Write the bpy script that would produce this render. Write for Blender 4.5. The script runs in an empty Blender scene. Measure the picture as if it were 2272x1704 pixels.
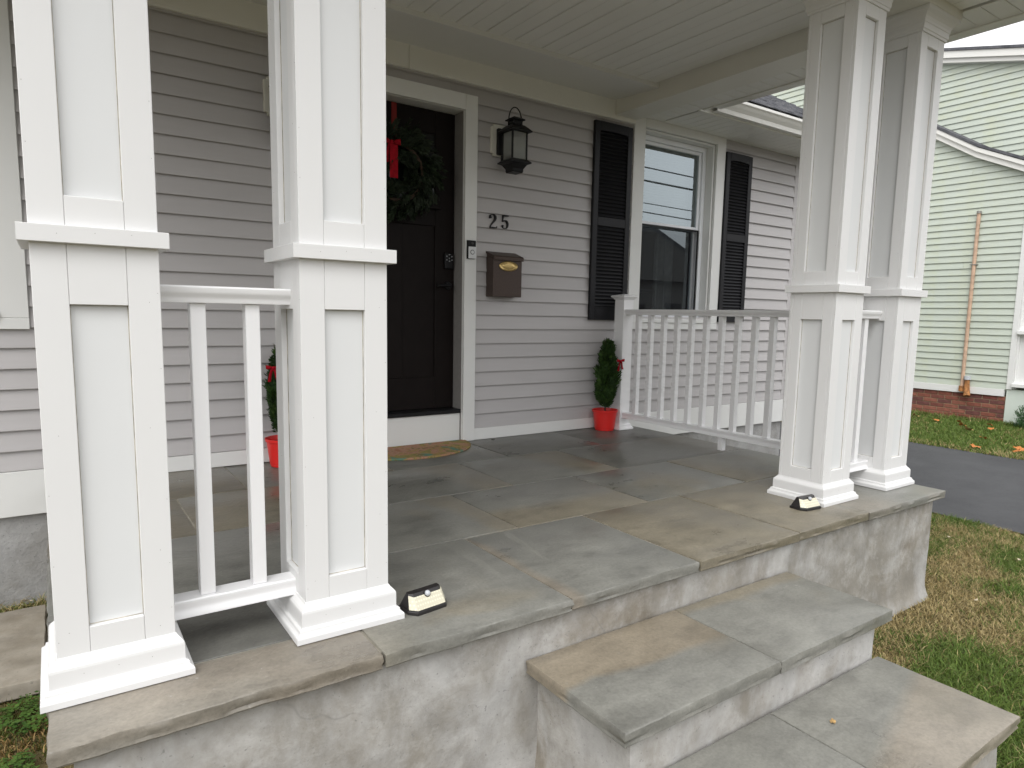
import bpy, bmesh, math, random
import numpy as np
from mathutils import Vector, Matrix, noise as mnoise

random.seed(7); RNG = np.random.default_rng(11)
S = bpy.context.scene
COL = S.collection

# ------------------------------------------------------------------ camera
YAW, PITCH, ROLL = -0.607899, -0.121025, 0.019178
cyw, syw, cp, sp = math.cos(YAW), math.sin(YAW), math.cos(PITCH), math.sin(PITCH)
Fv = Vector((-syw*cp, cyw*cp, sp)); Rv = Vector((cyw, syw, 0)); Uv = Rv.cross(Fv)
Rr = Rv*math.cos(ROLL) + Uv*math.sin(ROLL); Ur = -Rv*math.sin(ROLL) + Uv*math.cos(ROLL)
cam = bpy.data.cameras.new('camera'); camo = bpy.data.objects.new('camera', cam); COL.objects.link(camo)
M = Matrix.Identity(4)
for i in range(3):
    M[i][0], M[i][1], M[i][2] = Rr[i], Ur[i], -Fv[i]
M[0][3], M[1][3], M[2][3] = 0.20036, -1.83705, 0.90790
camo.matrix_world = M
cam.sensor_width = 36.0; cam.lens = 1482.749/2272*36
cam.shift_x = -10.48/2272; cam.shift_y = 26.04/2272
cam.clip_start = 0.02; cam.clip_end = 2000
S.camera = camo

# ------------------------------------------------------------------ world, sun, exposure
SUN_EL, SUN_AZ = math.radians(55), math.radians(228)      # azimuth clockwise from +Y; the street side is -Y
w = bpy.data.worlds.new('World'); S.world = w; w.use_nodes = True
nt = w.node_tree; bg = nt.nodes['Background']
sky = nt.nodes.new('ShaderNodeTexSky'); sky.sky_type = 'NISHITA'; sky.sun_disc = False
sky.sun_elevation = SUN_EL; sky.sun_rotation = SUN_AZ
sky.air_density = 1.0; sky.dust_density = 6.0; sky.ozone_density = 1.0
hs = nt.nodes.new('ShaderNodeHueSaturation'); hs.inputs['Saturation'].default_value = 0.12
oc = nt.nodes.new('ShaderNodeMix'); oc.data_type = 'RGBA'; oc.inputs[0].default_value = 0.55      # even cloud layer over the clear-sky gradient
oc.inputs[7].default_value = (7.6, 7.6, 7.7, 1)
nt.links.new(sky.outputs[0], hs.inputs['Color']); nt.links.new(hs.outputs[0], oc.inputs[6]); nt.links.new(oc.outputs[2], bg.inputs['Color'])
bg.inputs['Strength'].default_value = 0.15
sl = bpy.data.lights.new('sun', 'SUN'); slo = bpy.data.objects.new('sun', sl); COL.objects.link(slo)
sl.energy = 0.7; sl.angle = math.radians(60); sl.color = (1.0, 0.985, 0.965)
sd = Vector((math.sin(SUN_AZ)*math.cos(SUN_EL), math.cos(SUN_AZ)*math.cos(SUN_EL), math.sin(SUN_EL)))
slo.rotation_euler = sd.to_track_quat('Z', 'Y').to_euler(); slo.location = (0, -20, 20)
vs = S.view_settings; vs.view_transform = 'Standard'; vs.look = 'None'; vs.exposure = 0.73; vs.gamma = 1.0
vs.use_curve_mapping = False
S.render.engine = 'CYCLES'
S.cycles.max_bounces = 8; S.cycles.diffuse_bounces = 5; S.cycles.transparent_max_bounces = 12
S.cycles.use_denoising = True
try: S.cycles.denoising_prefilter = 'ACCURATE'
except Exception: pass

# ------------------------------------------------------------------ key measures (metres; porch floor z = 0)
YW = 2.2546                     # siding plane of the house front
YC, CW = -0.058, 0.245          # column front plane, column width
CX = [0.170, 0.740, 3.285, 3.880]
YF = -0.255                     # front edge of the floor slabs
PX0, PX1 = 0.146, 4.165         # porch floor ends
YS = -0.225                     # stucco front plane
GZ = -0.60                      # ground
ZC = 2.582                      # porch ceiling
SZ0, LAP = 0.0875, 0.1016       # siding courses

# ------------------------------------------------------------------ helpers
def link(o, parent=None):
    COL.objects.link(o)
    if parent is not None: o.parent = parent
    return o
def empty(name, loc=(0, 0, 0), rz=0.0):
    o = bpy.data.objects.new(name, None); o.empty_display_size = .05
    o.location = loc; o.rotation_euler = (0, 0, rz); return link(o)
def tag(o, label, cat, group=None):
    o['label'] = label; o['category'] = cat
    if group: o['group'] = group
    return o
def obj(name, me, mat, parent=None, loc=(0, 0, 0), rot=(0, 0, 0)):
    if isinstance(me, bmesh.types.BMesh):
        m = bpy.data.meshes.new(name); me.to_mesh(m); me.free(); me = m
    o = bpy.data.objects.new(name, me); o.location = loc; o.rotation_euler = rot
    if mat is not None and not me.materials: me.materials.append(mat)
    return link(o, parent)
def smooth(o, ang=35):
    me = o.data
    me.polygons.foreach_set('use_smooth', [True]*len(me.polygons))
    try: me.set_sharp_from_angle(angle=math.radians(ang))
    except Exception: pass
    return o
def bm_box(bm, x0, x1, y0, y1, z0, z1, bev=0.0, seg=1):
    vs_ = [bm.verts.new(v) for v in ((x0,y0,z0),(x1,y0,z0),(x1,y1,z0),(x0,y1,z0),(x0,y0,z1),(x1,y0,z1),(x1,y1,z1),(x0,y1,z1))]
    fs = [bm.faces.new([vs_[i] for i in f]) for f in ((0,3,2,1),(4,5,6,7),(0,1,5,4),(1,2,6,5),(2,3,7,6),(3,0,4,7))]
    if bev > 0:
        es = list({e for f in fs for e in f.edges})
        bmesh.ops.bevel(bm, geom=es, offset=bev, segments=seg, profile=.5, affect='EDGES')
    return bm
def box(name, x0, x1, y0, y1, z0, z1, mat, parent=None, bev=0.0025, seg=1):
    bm = bmesh.new(); bm_box(bm, x0, x1, y0, y1, z0, z1, bev, seg)
    return obj(name, bm, mat, parent)
def bm_prism(bm, poly, axis, a, b):
    """extrude a 2-D polygon along axis (0: (y,z) along x, 1: (x,z) along y, 2: (x,y) along z)"""
    def P(u, v, t): return ((t,u,v),(u,t,v),(u,v,t))[axis]
    A = [bm.verts.new(P(u,v,a)) for u,v in poly]; B = [bm.verts.new(P(u,v,b)) for u,v in poly]
    n = len(poly); bm.faces.new(A); bm.faces.new(B[::-1])
    for i in range(n): bm.faces.new((A[i], A[(i+1)%n], B[(i+1)%n], B[i]))
    bmesh.ops.recalc_face_normals(bm, faces=bm.faces)
    return bm
def prism(name, poly, axis, a, b, mat, parent=None, bev=0.0):
    bm = bmesh.new(); bm_prism(bm, poly, axis, a, b)
    if bev: bmesh.ops.bevel(bm, geom=list(bm.edges), offset=bev, segments=1, profile=.5, affect='EDGES')
    return obj(name, bm, mat, parent)
def bm_rings(bm, rings, closed_top=True, closed_bot=True):
    R_ = [[bm.verts.new(v) for v in r] for r in rings]; n = len(rings[0])
    for a, b in zip(R_, R_[1:]):
        for i in range(n): bm.faces.new((a[i], a[(i+1)%n], b[(i+1)%n], b[i]))
    if closed_bot: bm.faces.new(R_[0][::-1])
    if closed_top: bm.faces.new(R_[-1])
    return bm
def square_sweep(name, x0, x1, y0, y1, prof, mat, parent, ct=True, cb=True):
    rings = [[(x0-o,y0-o,z),(x1+o,y0-o,z),(x1+o,y1+o,z),(x0-o,y1+o,z)] for o, z in prof]
    return obj(name, bm_rings(bmesh.new(), rings, ct, cb), mat, parent)
def bm_lathe(bm, prof, n=32, c=(0, 0), ct=False, cb=True):
    rings = [[(c[0]+r*math.cos(2*math.pi*i/n), c[1]+r*math.sin(2*math.pi*i/n), z) for i in range(n)] for r, z in prof]
    return bm_rings(bm, rings, ct, cb)
def bm_tube(bm, pts, r, n=8, cap=True):
    pts = [Vector(p) for p in pts]; rings = []
    rr = r if isinstance(r, (list, tuple)) else [r]*len(pts)
    up = Vector((0, 0, 1))
    for i, p in enumerate(pts):
        t = (pts[min(i+1, len(pts)-1)] - pts[max(i-1, 0)]).normalized()
        u = t.cross(up)
        if u.length < 1e-3: u = t.cross(Vector((1, 0, 0)))
        u.normalize(); v = u.cross(t)
        rings.append([p + (u*math.cos(2*math.pi*k/n) + v*math.sin(2*math.pi*k/n))*rr[i] for k in range(n)])
    return bm_rings(bm, rings, cap, cap)
def tube(name, pts, r, mat, parent=None, n=8):
    return smooth(obj(name, bm_tube(bmesh.new(), pts, r, n), mat, parent), 50)
def tri_mesh(name, verts, faces_flat, nper, cols=None):
    """big meshes straight from numpy; faces_flat int array, nper = corners per face"""
    me = bpy.data.meshes.new(name); nf = len(faces_flat)//nper
    me.vertices.add(len(verts)); me.vertices.foreach_set('co', np.asarray(verts, np.float32).ravel())
    me.loops.add(len(faces_flat)); me.loops.foreach_set('vertex_index', np.asarray(faces_flat, np.int32))
    me.polygons.add(nf); me.polygons.foreach_set('loop_start', np.arange(nf, dtype=np.int32)*nper)
    me.update(calc_edges=True)
    if cols is not None:
        at = me.color_attributes.new('Col', 'FLOAT_COLOR', 'POINT')
        c = np.ones((len(verts), 4), np.float32); c[:, :3] = cols
        at.data.foreach_set('color', c.ravel())
    me.validate(); return me

# ------------------------------------------------------------------ materials
class NT:
    def __init__(s, name):
        s.m = bpy.data.materials.new(name); s.m.use_nodes = True; s.t = s.m.node_tree
        s.b = s.t.nodes['Principled BSDF']; s.out = s.t.nodes['Material Output']
    def n(s, typ, **kw):
        nd = s.t.nodes.new('ShaderNode' + typ)
        for k, v in kw.items():
            if k in nd.inputs: nd.inputs[k].default_value = v
            else: setattr(nd, k, v)
        return nd
    def l(s, a, b): s.t.links.new(a, b)
    def coords(s, kind='Object', off=None, scale=None):
        tc = s.n('TexCoord'); o = tc.outputs[kind]
        if off is not None or scale is not None:
            mp = s.n('Mapping'); s.l(o, mp.inputs['Vector'])
            if off is not None: mp.inputs['Location'].default_value = off
            if scale is not None: mp.inputs['Scale'].default_value = scale
            o = mp.outputs[0]
        return o
    def noise(s, vec, scale, detail=4.0, rough=.55, dist=0.0):
        nd = s.n('TexNoise'); nd.inputs['Scale'].default_value = scale; nd.inputs['Detail'].default_value = detail
        nd.inputs['Roughness'].default_value = rough; nd.inputs['Distortion'].default_value = dist
        s.l(vec, nd.inputs['Vector']); return nd.outputs['Fac']
    def ramp(s, fac, stops, interp='LINEAR'):
        nd = s.n('ValToRGB'); cr = nd.color_ramp; cr.interpolation = interp
        while len(cr.elements) < len(stops): cr.elements.new(.5)
        for e, (p, c) in zip(cr.elements, stops):
            e.position = p; e.color = (c[0], c[1], c[2], 1) if isinstance(c, (tuple, list)) else (c, c, c, 1)
        s.l(fac, nd.inputs['Fac']); return nd.outputs['Color']
    def mix(s, a, b, fac, typ='MIX'):
        nd = s.n('Mix'); nd.data_type = 'RGBA'; nd.blend_type = typ
        for sock, v in ((nd.inputs[0], fac), (nd.inputs[6], a), (nd.inputs[7], b)):
            if isinstance(v, (int, float)): sock.default_value = v
            elif isinstance(v, (tuple, list)): sock.default_value = (v[0], v[1], v[2], 1)
            else: s.l(v, sock)
        return nd.outputs[2]
    def math(s, op, a, b=0.0, clamp=False):
        nd = s.n('Math'); nd.operation = op; nd.use_clamp = clamp
        for sock, v in ((nd.inputs[0], a), (nd.inputs[1], b)):
            if isinstance(v, (int, float)): sock.default_value = v
            else: s.l(v, sock)
        return nd.outputs[0]
    def bump(s, h, strength=.3, dist=.002, prev=None):
        nd = s.n('Bump'); nd.inputs['Strength'].default_value = strength; nd.inputs['Distance'].default_value = dist
        s.l(h, nd.inputs['Height'])
        if prev is not None: s.l(prev, nd.inputs['Normal'])
        return nd.outputs[0]
    def set(s, **kw):
        names = dict(color='Base Color', rough='Roughness', metal='Metallic', normal='Normal', spec='Specular IOR Level')
        for k, v in kw.items():
            sock = s.b.inputs[names[k]]
            if isinstance(v, (int, float)): sock.default_value = v
            elif isinstance(v, (tuple, list)): sock.default_value = (v[0], v[1], v[2], 1)
            else: s.l(v, sock)
        return s.m

def simple(name, col, rough=.5, metal=0.0, var=.06, nscale=30, bump=0.0, bscale=200, spec=.5):
    t = NT(name); v = t.coords()
    f = t.noise(v, nscale, 3)
    lo = tuple(c*(1-var) for c in col); hi = tuple(min(1, c*(1+var)) for c in col)
    t.set(color=t.ramp(f, [(.3, lo), (.7, hi)]), rough=rough, metal=metal, spec=spec)
    if bump: t.set(normal=t.bump(t.noise(v, bscale, 3), bump, .001))
    return t.m
def white_trim(name, col, rough=.42, grime=.12):
    t = NT(name); g = t.coords('Object')
    base = t.ramp(t.noise(g, 3.0, 4), [(.3, tuple(c*.975 for c in col)), (.7, col)])
    spots = t.ramp(t.noise(g, 26, 6, .7), [(.66, 0), (.78, 1)])
    c = t.mix(base, (.55, .53, .47), t.math('MULTIPLY', spots, grime))
    fleck = t.ramp(t.noise(g, 420, 2), [(.74, 0), (.79, 1)])
    c = t.mix(c, (.42, .40, .36), t.math('MULTIPLY', fleck, .25))
    t.set(color=c, rough=rough, normal=t.bump(t.noise(g, 160, 3), .06, .0008))
    return t.m
M_WHITE = white_trim('white_pvc_trim', (.70, .70, .695))
M_PANEL = white_trim('white_panel', (.665, .675, .675), .5)
M_RAIL = white_trim('white_vinyl_rail', (.79, .79, .795), .3, .08)
M_TRIM = white_trim('white_house_trim', (.72, .725, .71), .5)
M_CEIL = white_trim('cream_vinyl_ceiling', (.785, .785, .765), .45, .1)
M_CREAM = white_trim('cream_aluminium_wrap', (.745, .74, .70), .4, .1)
M_VINYLW = white_trim('white_window_vinyl', (.78, .80, .83), .3, .05)

def siding(name, col, var):
    t = NT(name); g = t.coords()
    oi = t.n('ObjectInfo')
    cc = t.n('CombineXYZ'); t.l(oi.outputs['Random'], cc.inputs[1])
    mp = t.n('Mapping'); t.l(g, mp.inputs['Vector']); t.l(cc.outputs[0], mp.inputs['Location']); mp.inputs['Scale'].default_value = (.6, 1, 6)
    f = t.noise(mp.outputs[0], 5, 4)
    base = t.ramp(f, [(.3, tuple(c*(1-var) for c in col)), (.7, tuple(c*(1+var) for c in col))])
    tint = t.math('ADD', t.math('MULTIPLY', oi.outputs['Random'], .05), .975)
    base = t.mix(base, tint, 1.0, 'MULTIPLY')
    mg = t.n('Mapping'); t.l(g, mg.inputs['Vector']); mg.inputs['Scale'].default_value = (1.2, 1, 14)
    grain = t.noise(mg.outputs[0], 18, 5, .6)
    t.set(color=base, rough=.48, normal=t.bump(grain, .12, .0012)); return t
M_SIDING = siding('grey_vinyl_siding', (.445, .430, .430), .025).m
tg = siding('pale_green_siding', (.475, .522, .455), .04)
gg = tg.coords()
mold = tg.ramp(tg.noise(gg, 2.1, 5, .65), [(.48, 0), (.68, 1)])
bc = tg.b.inputs['Base Color'].links[0].from_socket
tg.set(color=tg.mix(bc, (.47, .50, .33), tg.math('MULTIPLY', mold, .55)))
M_GREEN = tg.m

def stone(name, blue, tan, bands, seed, dark=1.0, patch=.45):
    """bluestone slab: blue-grey ground, tan iron-stained areas. bands = [(ax, ay, lo, hi, amount)] in world x, y"""
    t = NT(name); g = t.coords('Object', off=(seed*3.7, seed*1.9, seed*.7)); wv = t.coords('Object')
    sep = t.n('SeparateXYZ'); t.l(wv, sep.inputs[0])
    n1 = t.noise(g, 2.0, 3, .5, .5); n2 = t.noise(g, 7, 6, .65); n3 = t.noise(g, 90, 4, .7)
    n4 = t.noise(g, 1.3, 3, .5)
    wm = t.n('Mapping'); t.l(g, wm.inputs['Vector']); wm.inputs['Rotation'].default_value = (0, 0, seed); wm.inputs['Scale'].default_value = (1, 2.6, 1)
    ns = t.noise(wm.outputs[0], 4.2, 5, .62, .5); n2 = t.math('ADD', t.math('MULTIPLY', n2, .5), t.math('MULTIPLY', ns, .5))
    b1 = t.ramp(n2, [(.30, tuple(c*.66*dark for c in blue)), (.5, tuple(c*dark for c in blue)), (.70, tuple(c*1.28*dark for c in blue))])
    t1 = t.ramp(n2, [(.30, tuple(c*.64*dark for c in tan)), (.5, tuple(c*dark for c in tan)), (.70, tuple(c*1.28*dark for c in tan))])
    q = .5+(.5-patch)*.55
    m = t.ramp(n1, [(max(0, q-.13), 0), (min(1, q+.13), 1)], 'EASE')
    for ax, ay, lo, hi, amt in bands:
        d = t.math('ADD', t.math('MULTIPLY', sep.outputs[0], ax), t.math('MULTIPLY', sep.outputs[1], ay))
        d = t.math('ADD', d, t.math('MULTIPLY', t.math('SUBTRACT', n1, .5), .16))
        r = t.n('MapRange'); r.inputs['From Min'].default_value = lo; r.inputs['From Max'].default_value = hi; t.l(d, r.inputs['Value'])
        m = t.mix(m, (1, 1, 1) if amt > 0 else (0, 0, 0), t.math('MULTIPLY', r.outputs[0], abs(amt)))
    c = t.mix(b1, t1, m)
    wet = t.ramp(n4, [(.35, 0), (.62, 1)])
    c = t.mix(c, (.62, .62, .60), t.math('MULTIPLY', wet, .42), 'MULTIPLY')
    speck = t.ramp(t.noise(g, 38, 4, .8), [(.64, 0), (.72, 1)])
    c = t.mix(c, (.36, .36, .33), t.math('MULTIPLY', speck, .38))
    ds = t.ramp(n3, [(.3, .78), (.6, 1.08)])
    c = t.mix(c, ds, .75, 'MULTIPLY')
    ro = t.ramp(t.math('ADD', t.math('MULTIPLY', wet, -.22), t.math('MULTIPLY', n2, .55)), [(0, .26), (.5, .60)])
    bp = t.bump(n3, .35, .0015); bp = t.bump(n2, .55, .006, bp)
    clf = t.ramp(t.noise(g, 3.1, 4, .6, 1.2), [(.40, 0), (.415, .35), (.50, .4), (.515, .75), (.60, .8), (.612, 1)])
    bp = t.bump(clf, .35, .0025, bp)
    t.set(color=c, rough=ro, normal=bp, spec=.5); return t.m
BLUE = (.192, .190, .170); TAN = (.204, .181, .135); PINK = (.232, .206, .168)

def stucco(name, col, stain=.6, seed=0.0, rough_bump=1.0):
    t = NT(name); g = t.coords('Object', off=(seed, seed*.3, 0))
    n1 = t.noise(g, 1.7, 5, .6, .4); n2 = t.noise(g, 8, 6, .62); n3 = t.noise(g, 60, 5, .65)
    sc = t.n('Mapping'); t.l(g, sc.inputs['Vector']); sc.inputs['Scale'].default_value = (1.3, 1.3, .8)
    n5 = t.noise(sc.outputs[0], 3.4, 7, .68, .3)
    base = t.ramp(n2, [(.3, tuple(c*.84 for c in col)), (.65, tuple(c*1.10 for c in col))])
    damp = t.ramp(t.math('MULTIPLY', t.math('ADD', n1, n5), .5), [(.44, 0), (.58, 1)])
    c = t.mix(base, (.55, .51, .44), t.math('MULTIPLY', damp, stain), 'MULTIPLY')
    brn = t.ramp(t.noise(t.coords('Object', off=(seed+5, 3, 1)), 2.1, 6, .65, .4), [(.54, 0), (.68, 1)])
    c = t.mix(c, (.62, .55, .45), t.math('MULTIPLY', brn, stain*.8), 'MULTIPLY')
    vr = t.n('TexVoronoi'); vr.feature = 'DISTANCE_TO_EDGE'; vr.inputs['Scale'].default_value = 1.1
    wob = t.n('Mix'); wob.data_type = 'VECTOR'; wob.inputs[0].default_value = .12; t.l(g, wob.inputs[4])
    nzv = t.n('TexNoise'); nzv.inputs['Scale'].default_value = 6; t.l(g, nzv.inputs['Vector']); t.l(nzv.outputs['Color'], wob.inputs[5]); t.l(wob.outputs[1], vr.inputs['Vector'])
    crk = t.math('MULTIPLY', t.ramp(vr.outputs['Distance'], [(.0, 1), (.0022, 0)]), t.ramp(n1, [(.5, 0), (.56, 1)]))
    c = t.mix(c, tuple(c_*.35 for c_ in col), t.math('MULTIPLY', crk, .3))
    eff = t.ramp(t.noise(g, 4.5, 7, .75, .1), [(.52, 0), (.70, 1)])
    c = t.mix(c, tuple(min(.8, c_*1.38) for c_ in col), t.math('MULTIPLY', eff, .45))
    pit = t.ramp(t.noise(g, 85, 3, .6), [(.64, 0), (.70, 1)])
    c = t.mix(c, tuple(c_*.45 for c_ in col), t.math('MULTIPLY', pit, .6))
    bp = t.bump(n3, .5*rough_bump, .003); bp = t.bump(n2, .5*rough_bump, .010, bp)
    t.set(color=c, rough=.85, normal=bp, spec=.25); return t.m
M_STUCCO = stucco('stucco_porch', (.40, .395, .382), .8)
M_STUCCO2 = stucco('stucco_steps', (.42, .413, .398), .85, 4.3)
M_FOUND = stucco('stucco_foundation', (.34, .34, .335), .35, 9.1, 2.2)
M_MORTAR = stucco('joint_mortar', (.30, .285, .245), .6, 2.0)
M_BLACK = simple('black_metal', (.008, .008, .009), .45, 0, .2, 60, spec=.25)
M_SHUT = simple('black_vinyl_shutter', (.011, .011, .0135), .45, 0, .15, 40, .05, spec=.25)
M_DOOR = simple('dark_brown_door', (.0085, .006, .0055), .5, 0, .12, 12, .06, 90, spec=.12)
M_DOORLITE = simple('dark_door_glass', (.012, .013, .014), .10, 0, .1, spec=.35)
M_BRONZE = simple('bronze_mailbox', (.060, .040, .032), .42, .25, .12, 90, .12, 320)
M_BRASS = simple('brass_oval', (.52, .38, .16), .32, .9, .15, 60)
M_PLATE = white_trim('white_mount_plate', (.70, .69, .62), .5)
M_RED = simple('red_plastic_pot', (.68, .020, .016), .35, 0, .06, 10)
M_BOW = simple('red_velvet_bow', (.30, .004, .012), .8, 0, .25, 40, spec=.15)
M_SOIL = simple('dark_soil', (.020, .014, .010), .95, 0, .4, 80, .8, 120)
M_BARK = simple('brown_bark', (.07, .045, .03), .9, 0, .3, 60, .5, 90)
M_LAMPBLK = simple('black_plastic', (.018, .016, .016), .35, 0, .15, 40)
t = NT('led_panel'); g = t.coords()
vo = t.n('TexVoronoi'); vo.inputs['Scale'].default_value = 110; vo.inputs['Randomness'].default_value = .12; t.l(g, vo.inputs['Vector'])
t.set(color=t.ramp(vo.outputs['Distance'], [(.18, (.72, .69, .53)), (.45, (.56, .53, .41))]), rough=.18); M_LED = t.m
M_SENSOR = simple('grey_sensor_dome', (.50, .52, .55), .25, 0, .02)
M_SILVER = simple('silver_plastic', (.62, .63, .64), .35, 0, .03)
M_BTN = simple('pale_button', (.22, .23, .24), .4, 0, .03)
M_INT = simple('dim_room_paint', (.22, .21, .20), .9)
M_BLIND = simple('white_blind', (.30, .31, .31), .5, 0, .04)
M_CURT = simple('grey_curtain', (.34, .35, .35), .9, 0, .15, 20)
M_PIPE = simple('tan_pipe', (.50, .34, .24), .6, 0, .22, 14)
M_RUST = simple('rusty_fitting', (.34, .15, .05), .85, 0, .5, 26)
M_NAIL = simple('nail_head', (.26, .25, .23), .6, .3, .2)
M_CAULK = simple('dirty_caulk', (.40, .36, .29), .9, 0, .45, 30)
M_GUT = white_trim('white_gutter', (.74, .735, .70), .35, .12)
M_LEAF = [simple('leaf_orange', (.42, .15, .03), .7, 0, .3, 40), simple('leaf_tan', (.36, .23, .09), .8, 0, .3, 40), simple('leaf_pale', (.50, .43, .31), .8, 0, .2, 40)]
M_WIRE = simple('black_wire', (.02, .02, .02), .6)
M_WOODP = simple('wood_pole', (.11, .08, .06), .9, 0, .3, 10)

t = NT('shingles'); g = t.coords(); oi = t.noise(g, 3.4, 2)
c = t.ramp(t.noise(g, 9, 5, .7), [(.3, (.055, .057, .065)), (.55, (.11, .112, .122)), (.75, (.17, .17, .175))])
t.set(color=c, rough=.95, normal=t.bump(t.noise(g, 260, 2), .6, .002), spec=.2); M_SHING = t.m
t = NT('asphalt'); g = t.coords()
c = t.ramp(t.noise(g, 1.1, 6, .7), [(.3, (.036, .037, .041)), (.7, (.068, .069, .074))])
c = t.mix(c, (.16, .16, .16), t.math('MULTIPLY', t.ramp(t.noise(g, 170, 2, .6), [(.62, 0), (.72, 1)]), .45))
ck = t.ramp(t.noise(g, 2.3, 6, .75, 1.5), [(.485, 0), (.5, 1), (.515, 0)])
c = t.mix(c, (.03, .03, .033), t.math('MULTIPLY', ck, .35))
t.set(color=c, rough=.72, normal=t.bump(t.noise(g, 240, 3), .7, .004), spec=.35); M_ASPH = t.m
t = NT('turf_soil'); g = t.coords()
c = t.ramp(t.noise(g, 1.8, 6, .65), [(.35, (.10, .085, .04)), (.5, (.14, .11, .055)), (.65, (.06, .085, .025))])
c = t.mix(c, (.05, .04, .02), t.math('MULTIPLY', t.ramp(t.noise(g, 45, 5, .7), [(.45, 0), (.62, 1)]), .7))
t.set(color=c, rough=1.0, normal=t.bump(t.noise(g, 60, 4), .9, .02), spec=.1); M_GROUND = t.m
def foliage(name, rough=.6, trans=.25):
    t = NT(name); at = t.n('Attribute'); at.attribute_name = 'Col'
    nz = t.noise(t.coords(), 30, 2)
    c = t.mix(at.outputs['Color'], t.ramp(nz, [(.3, .75), (.7, 1.2)]), 1.0, 'MULTIPLY')
    t.set(color=c, rough=rough, spec=.3)
    tr = t.n('BsdfTranslucent'); t.l(c, tr.inputs['Color'])
    mx = t.n('MixShader'); mx.inputs[0].default_value = trans
    t.l(t.b.outputs[0], mx.inputs[1]); t.l(tr.outputs[0], mx.inputs[2]); t.l(mx.outputs[0], t.out.inputs[0]); return t.m
M_GRASS = foliage('grass_blades'); M_NEEDLE = foliage('evergreen_foliage', .65, .12)
def thin_glass(name, mul, tint=(1, 1, 1)):
    t = NT(name); t.t.nodes.remove(t.b)
    fr = t.n('Fresnel'); fr.inputs['IOR'].default_value = 1.5
    gl = t.n('BsdfGlossy'); gl.inputs['Roughness'].default_value = 0.0; gl.inputs['Color'].default_value = (.84, .95, 1.0, 1)
    tr = t.n('BsdfTransparent'); tr.inputs['Color'].default_value = (*tint, 1)
    mx = t.n('MixShader'); t.l(t.math('MULTIPLY', fr.outputs[0], mul, True), mx.inputs[0])
    t.l(tr.outputs[0], mx.inputs[1]); t.l(gl.outputs[0], mx.inputs[2]); t.l(mx.outputs[0], t.out.inputs[0]); return t.m
M_GLASS = thin_glass('window_glass', 5.5, (.80, .86, .87)); M_LGLASS = thin_glass('lantern_glass', 2.0, (.95, .95, .93))
_t = M_LGLASS.node_tree; _o = _t.nodes['Material Output']; _s = _o.inputs[0].links[0].from_socket
_d = _t.nodes.new('ShaderNodeBsdfTranslucent'); _d.inputs['Color'].default_value = (.8, .8, .76, 1)
_f = _t.nodes.new('ShaderNodeBsdfDiffuse'); _f.inputs['Color'].default_value = (.8, .8, .76, 1)
_a = _t.nodes.new('ShaderNodeMixShader'); _a.inputs[0].default_value = .5; _t.links.new(_d.outputs[0], _a.inputs[1]); _t.links.new(_f.outputs[0], _a.inputs[2])
_x = _t.nodes.new('ShaderNodeMixShader'); _x.inputs[0].default_value = .34; _t.links.new(_s, _x.inputs[1]); _t.links.new(_a.outputs[0], _x.inputs[2]); _t.links.new(_x.outputs[0], _o.inputs[0])
t = NT('insect_screen'); t.t.nodes.remove(t.b)
df = t.n('BsdfDiffuse'); df.inputs['Color'].default_value = (.03, .03, .035, 1); tr = t.n('BsdfTransparent'); mx = t.n('MixShader'); mx.inputs[0].default_value = .30
t.l(tr.outputs[0], mx.inputs[1]); t.l(df.outputs[0], mx.inputs[2]); t.l(mx.outputs[0], t.out.inputs[0]); M_SCREEN = t.m
t = NT('floral_mat'); g = t.coords()
dn = t.n('Mapping'); t.l(g, dn.inputs['Vector'])
n1 = t.noise(g, 7.5, 2, .5, 1.4); n2 = t.noise(g, 11, 3, .6, 2.2); n3 = t.noise(t.coords(off=(4, 2, 0)), 5.5, 1, .5, 1.0)
c = t.ramp(n1, [(.36, (.30, .26, .07)), (.43, (.42, .30, .07)), (.49, (.50, .25, .15)), (.60, (.52, .28, .19)), (.68, (.40, .16, .09))], 'EASE')
c = t.mix(c, (.07, .26, .20), t.ramp(n3, [(.60, 0), (.64, 1)]))
c = t.mix(c, (.16, .17, .04), t.ramp(n2, [(.57, 0), (.62, 1)]))
t.set(color=t.mix(c, t.ramp(t.noise(g, 300, 2), [(.3, .6), (.7, 1.15)]), .8, 'MULTIPLY'), rough=.95, normal=t.bump(t.noise(g, 300, 3), .8, .004), spec=.1); t.set(color=t.mix(t.b.inputs['Base Color'].links[0].from_socket, (.20, .16, .11), .38)); M_MAT = t.m
M_BRICK = []
for k, c0 in enumerate([(.20, .068, .045), (.165, .055, .04), (.24, .09, .06), (.13, .05, .042)]):
    M_BRICK.append(simple('brick_%s' % 'abcd'[k], c0, .9, 0, .25, 22, .6, 70))
M_BRICKM = simple('brick_mortar', (.33, .27, .17), .95, 0, .15, 20)
M_CONC = stucco('concrete_slab', (.34, .31, .26), .5, 6.6, .6)

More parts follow.
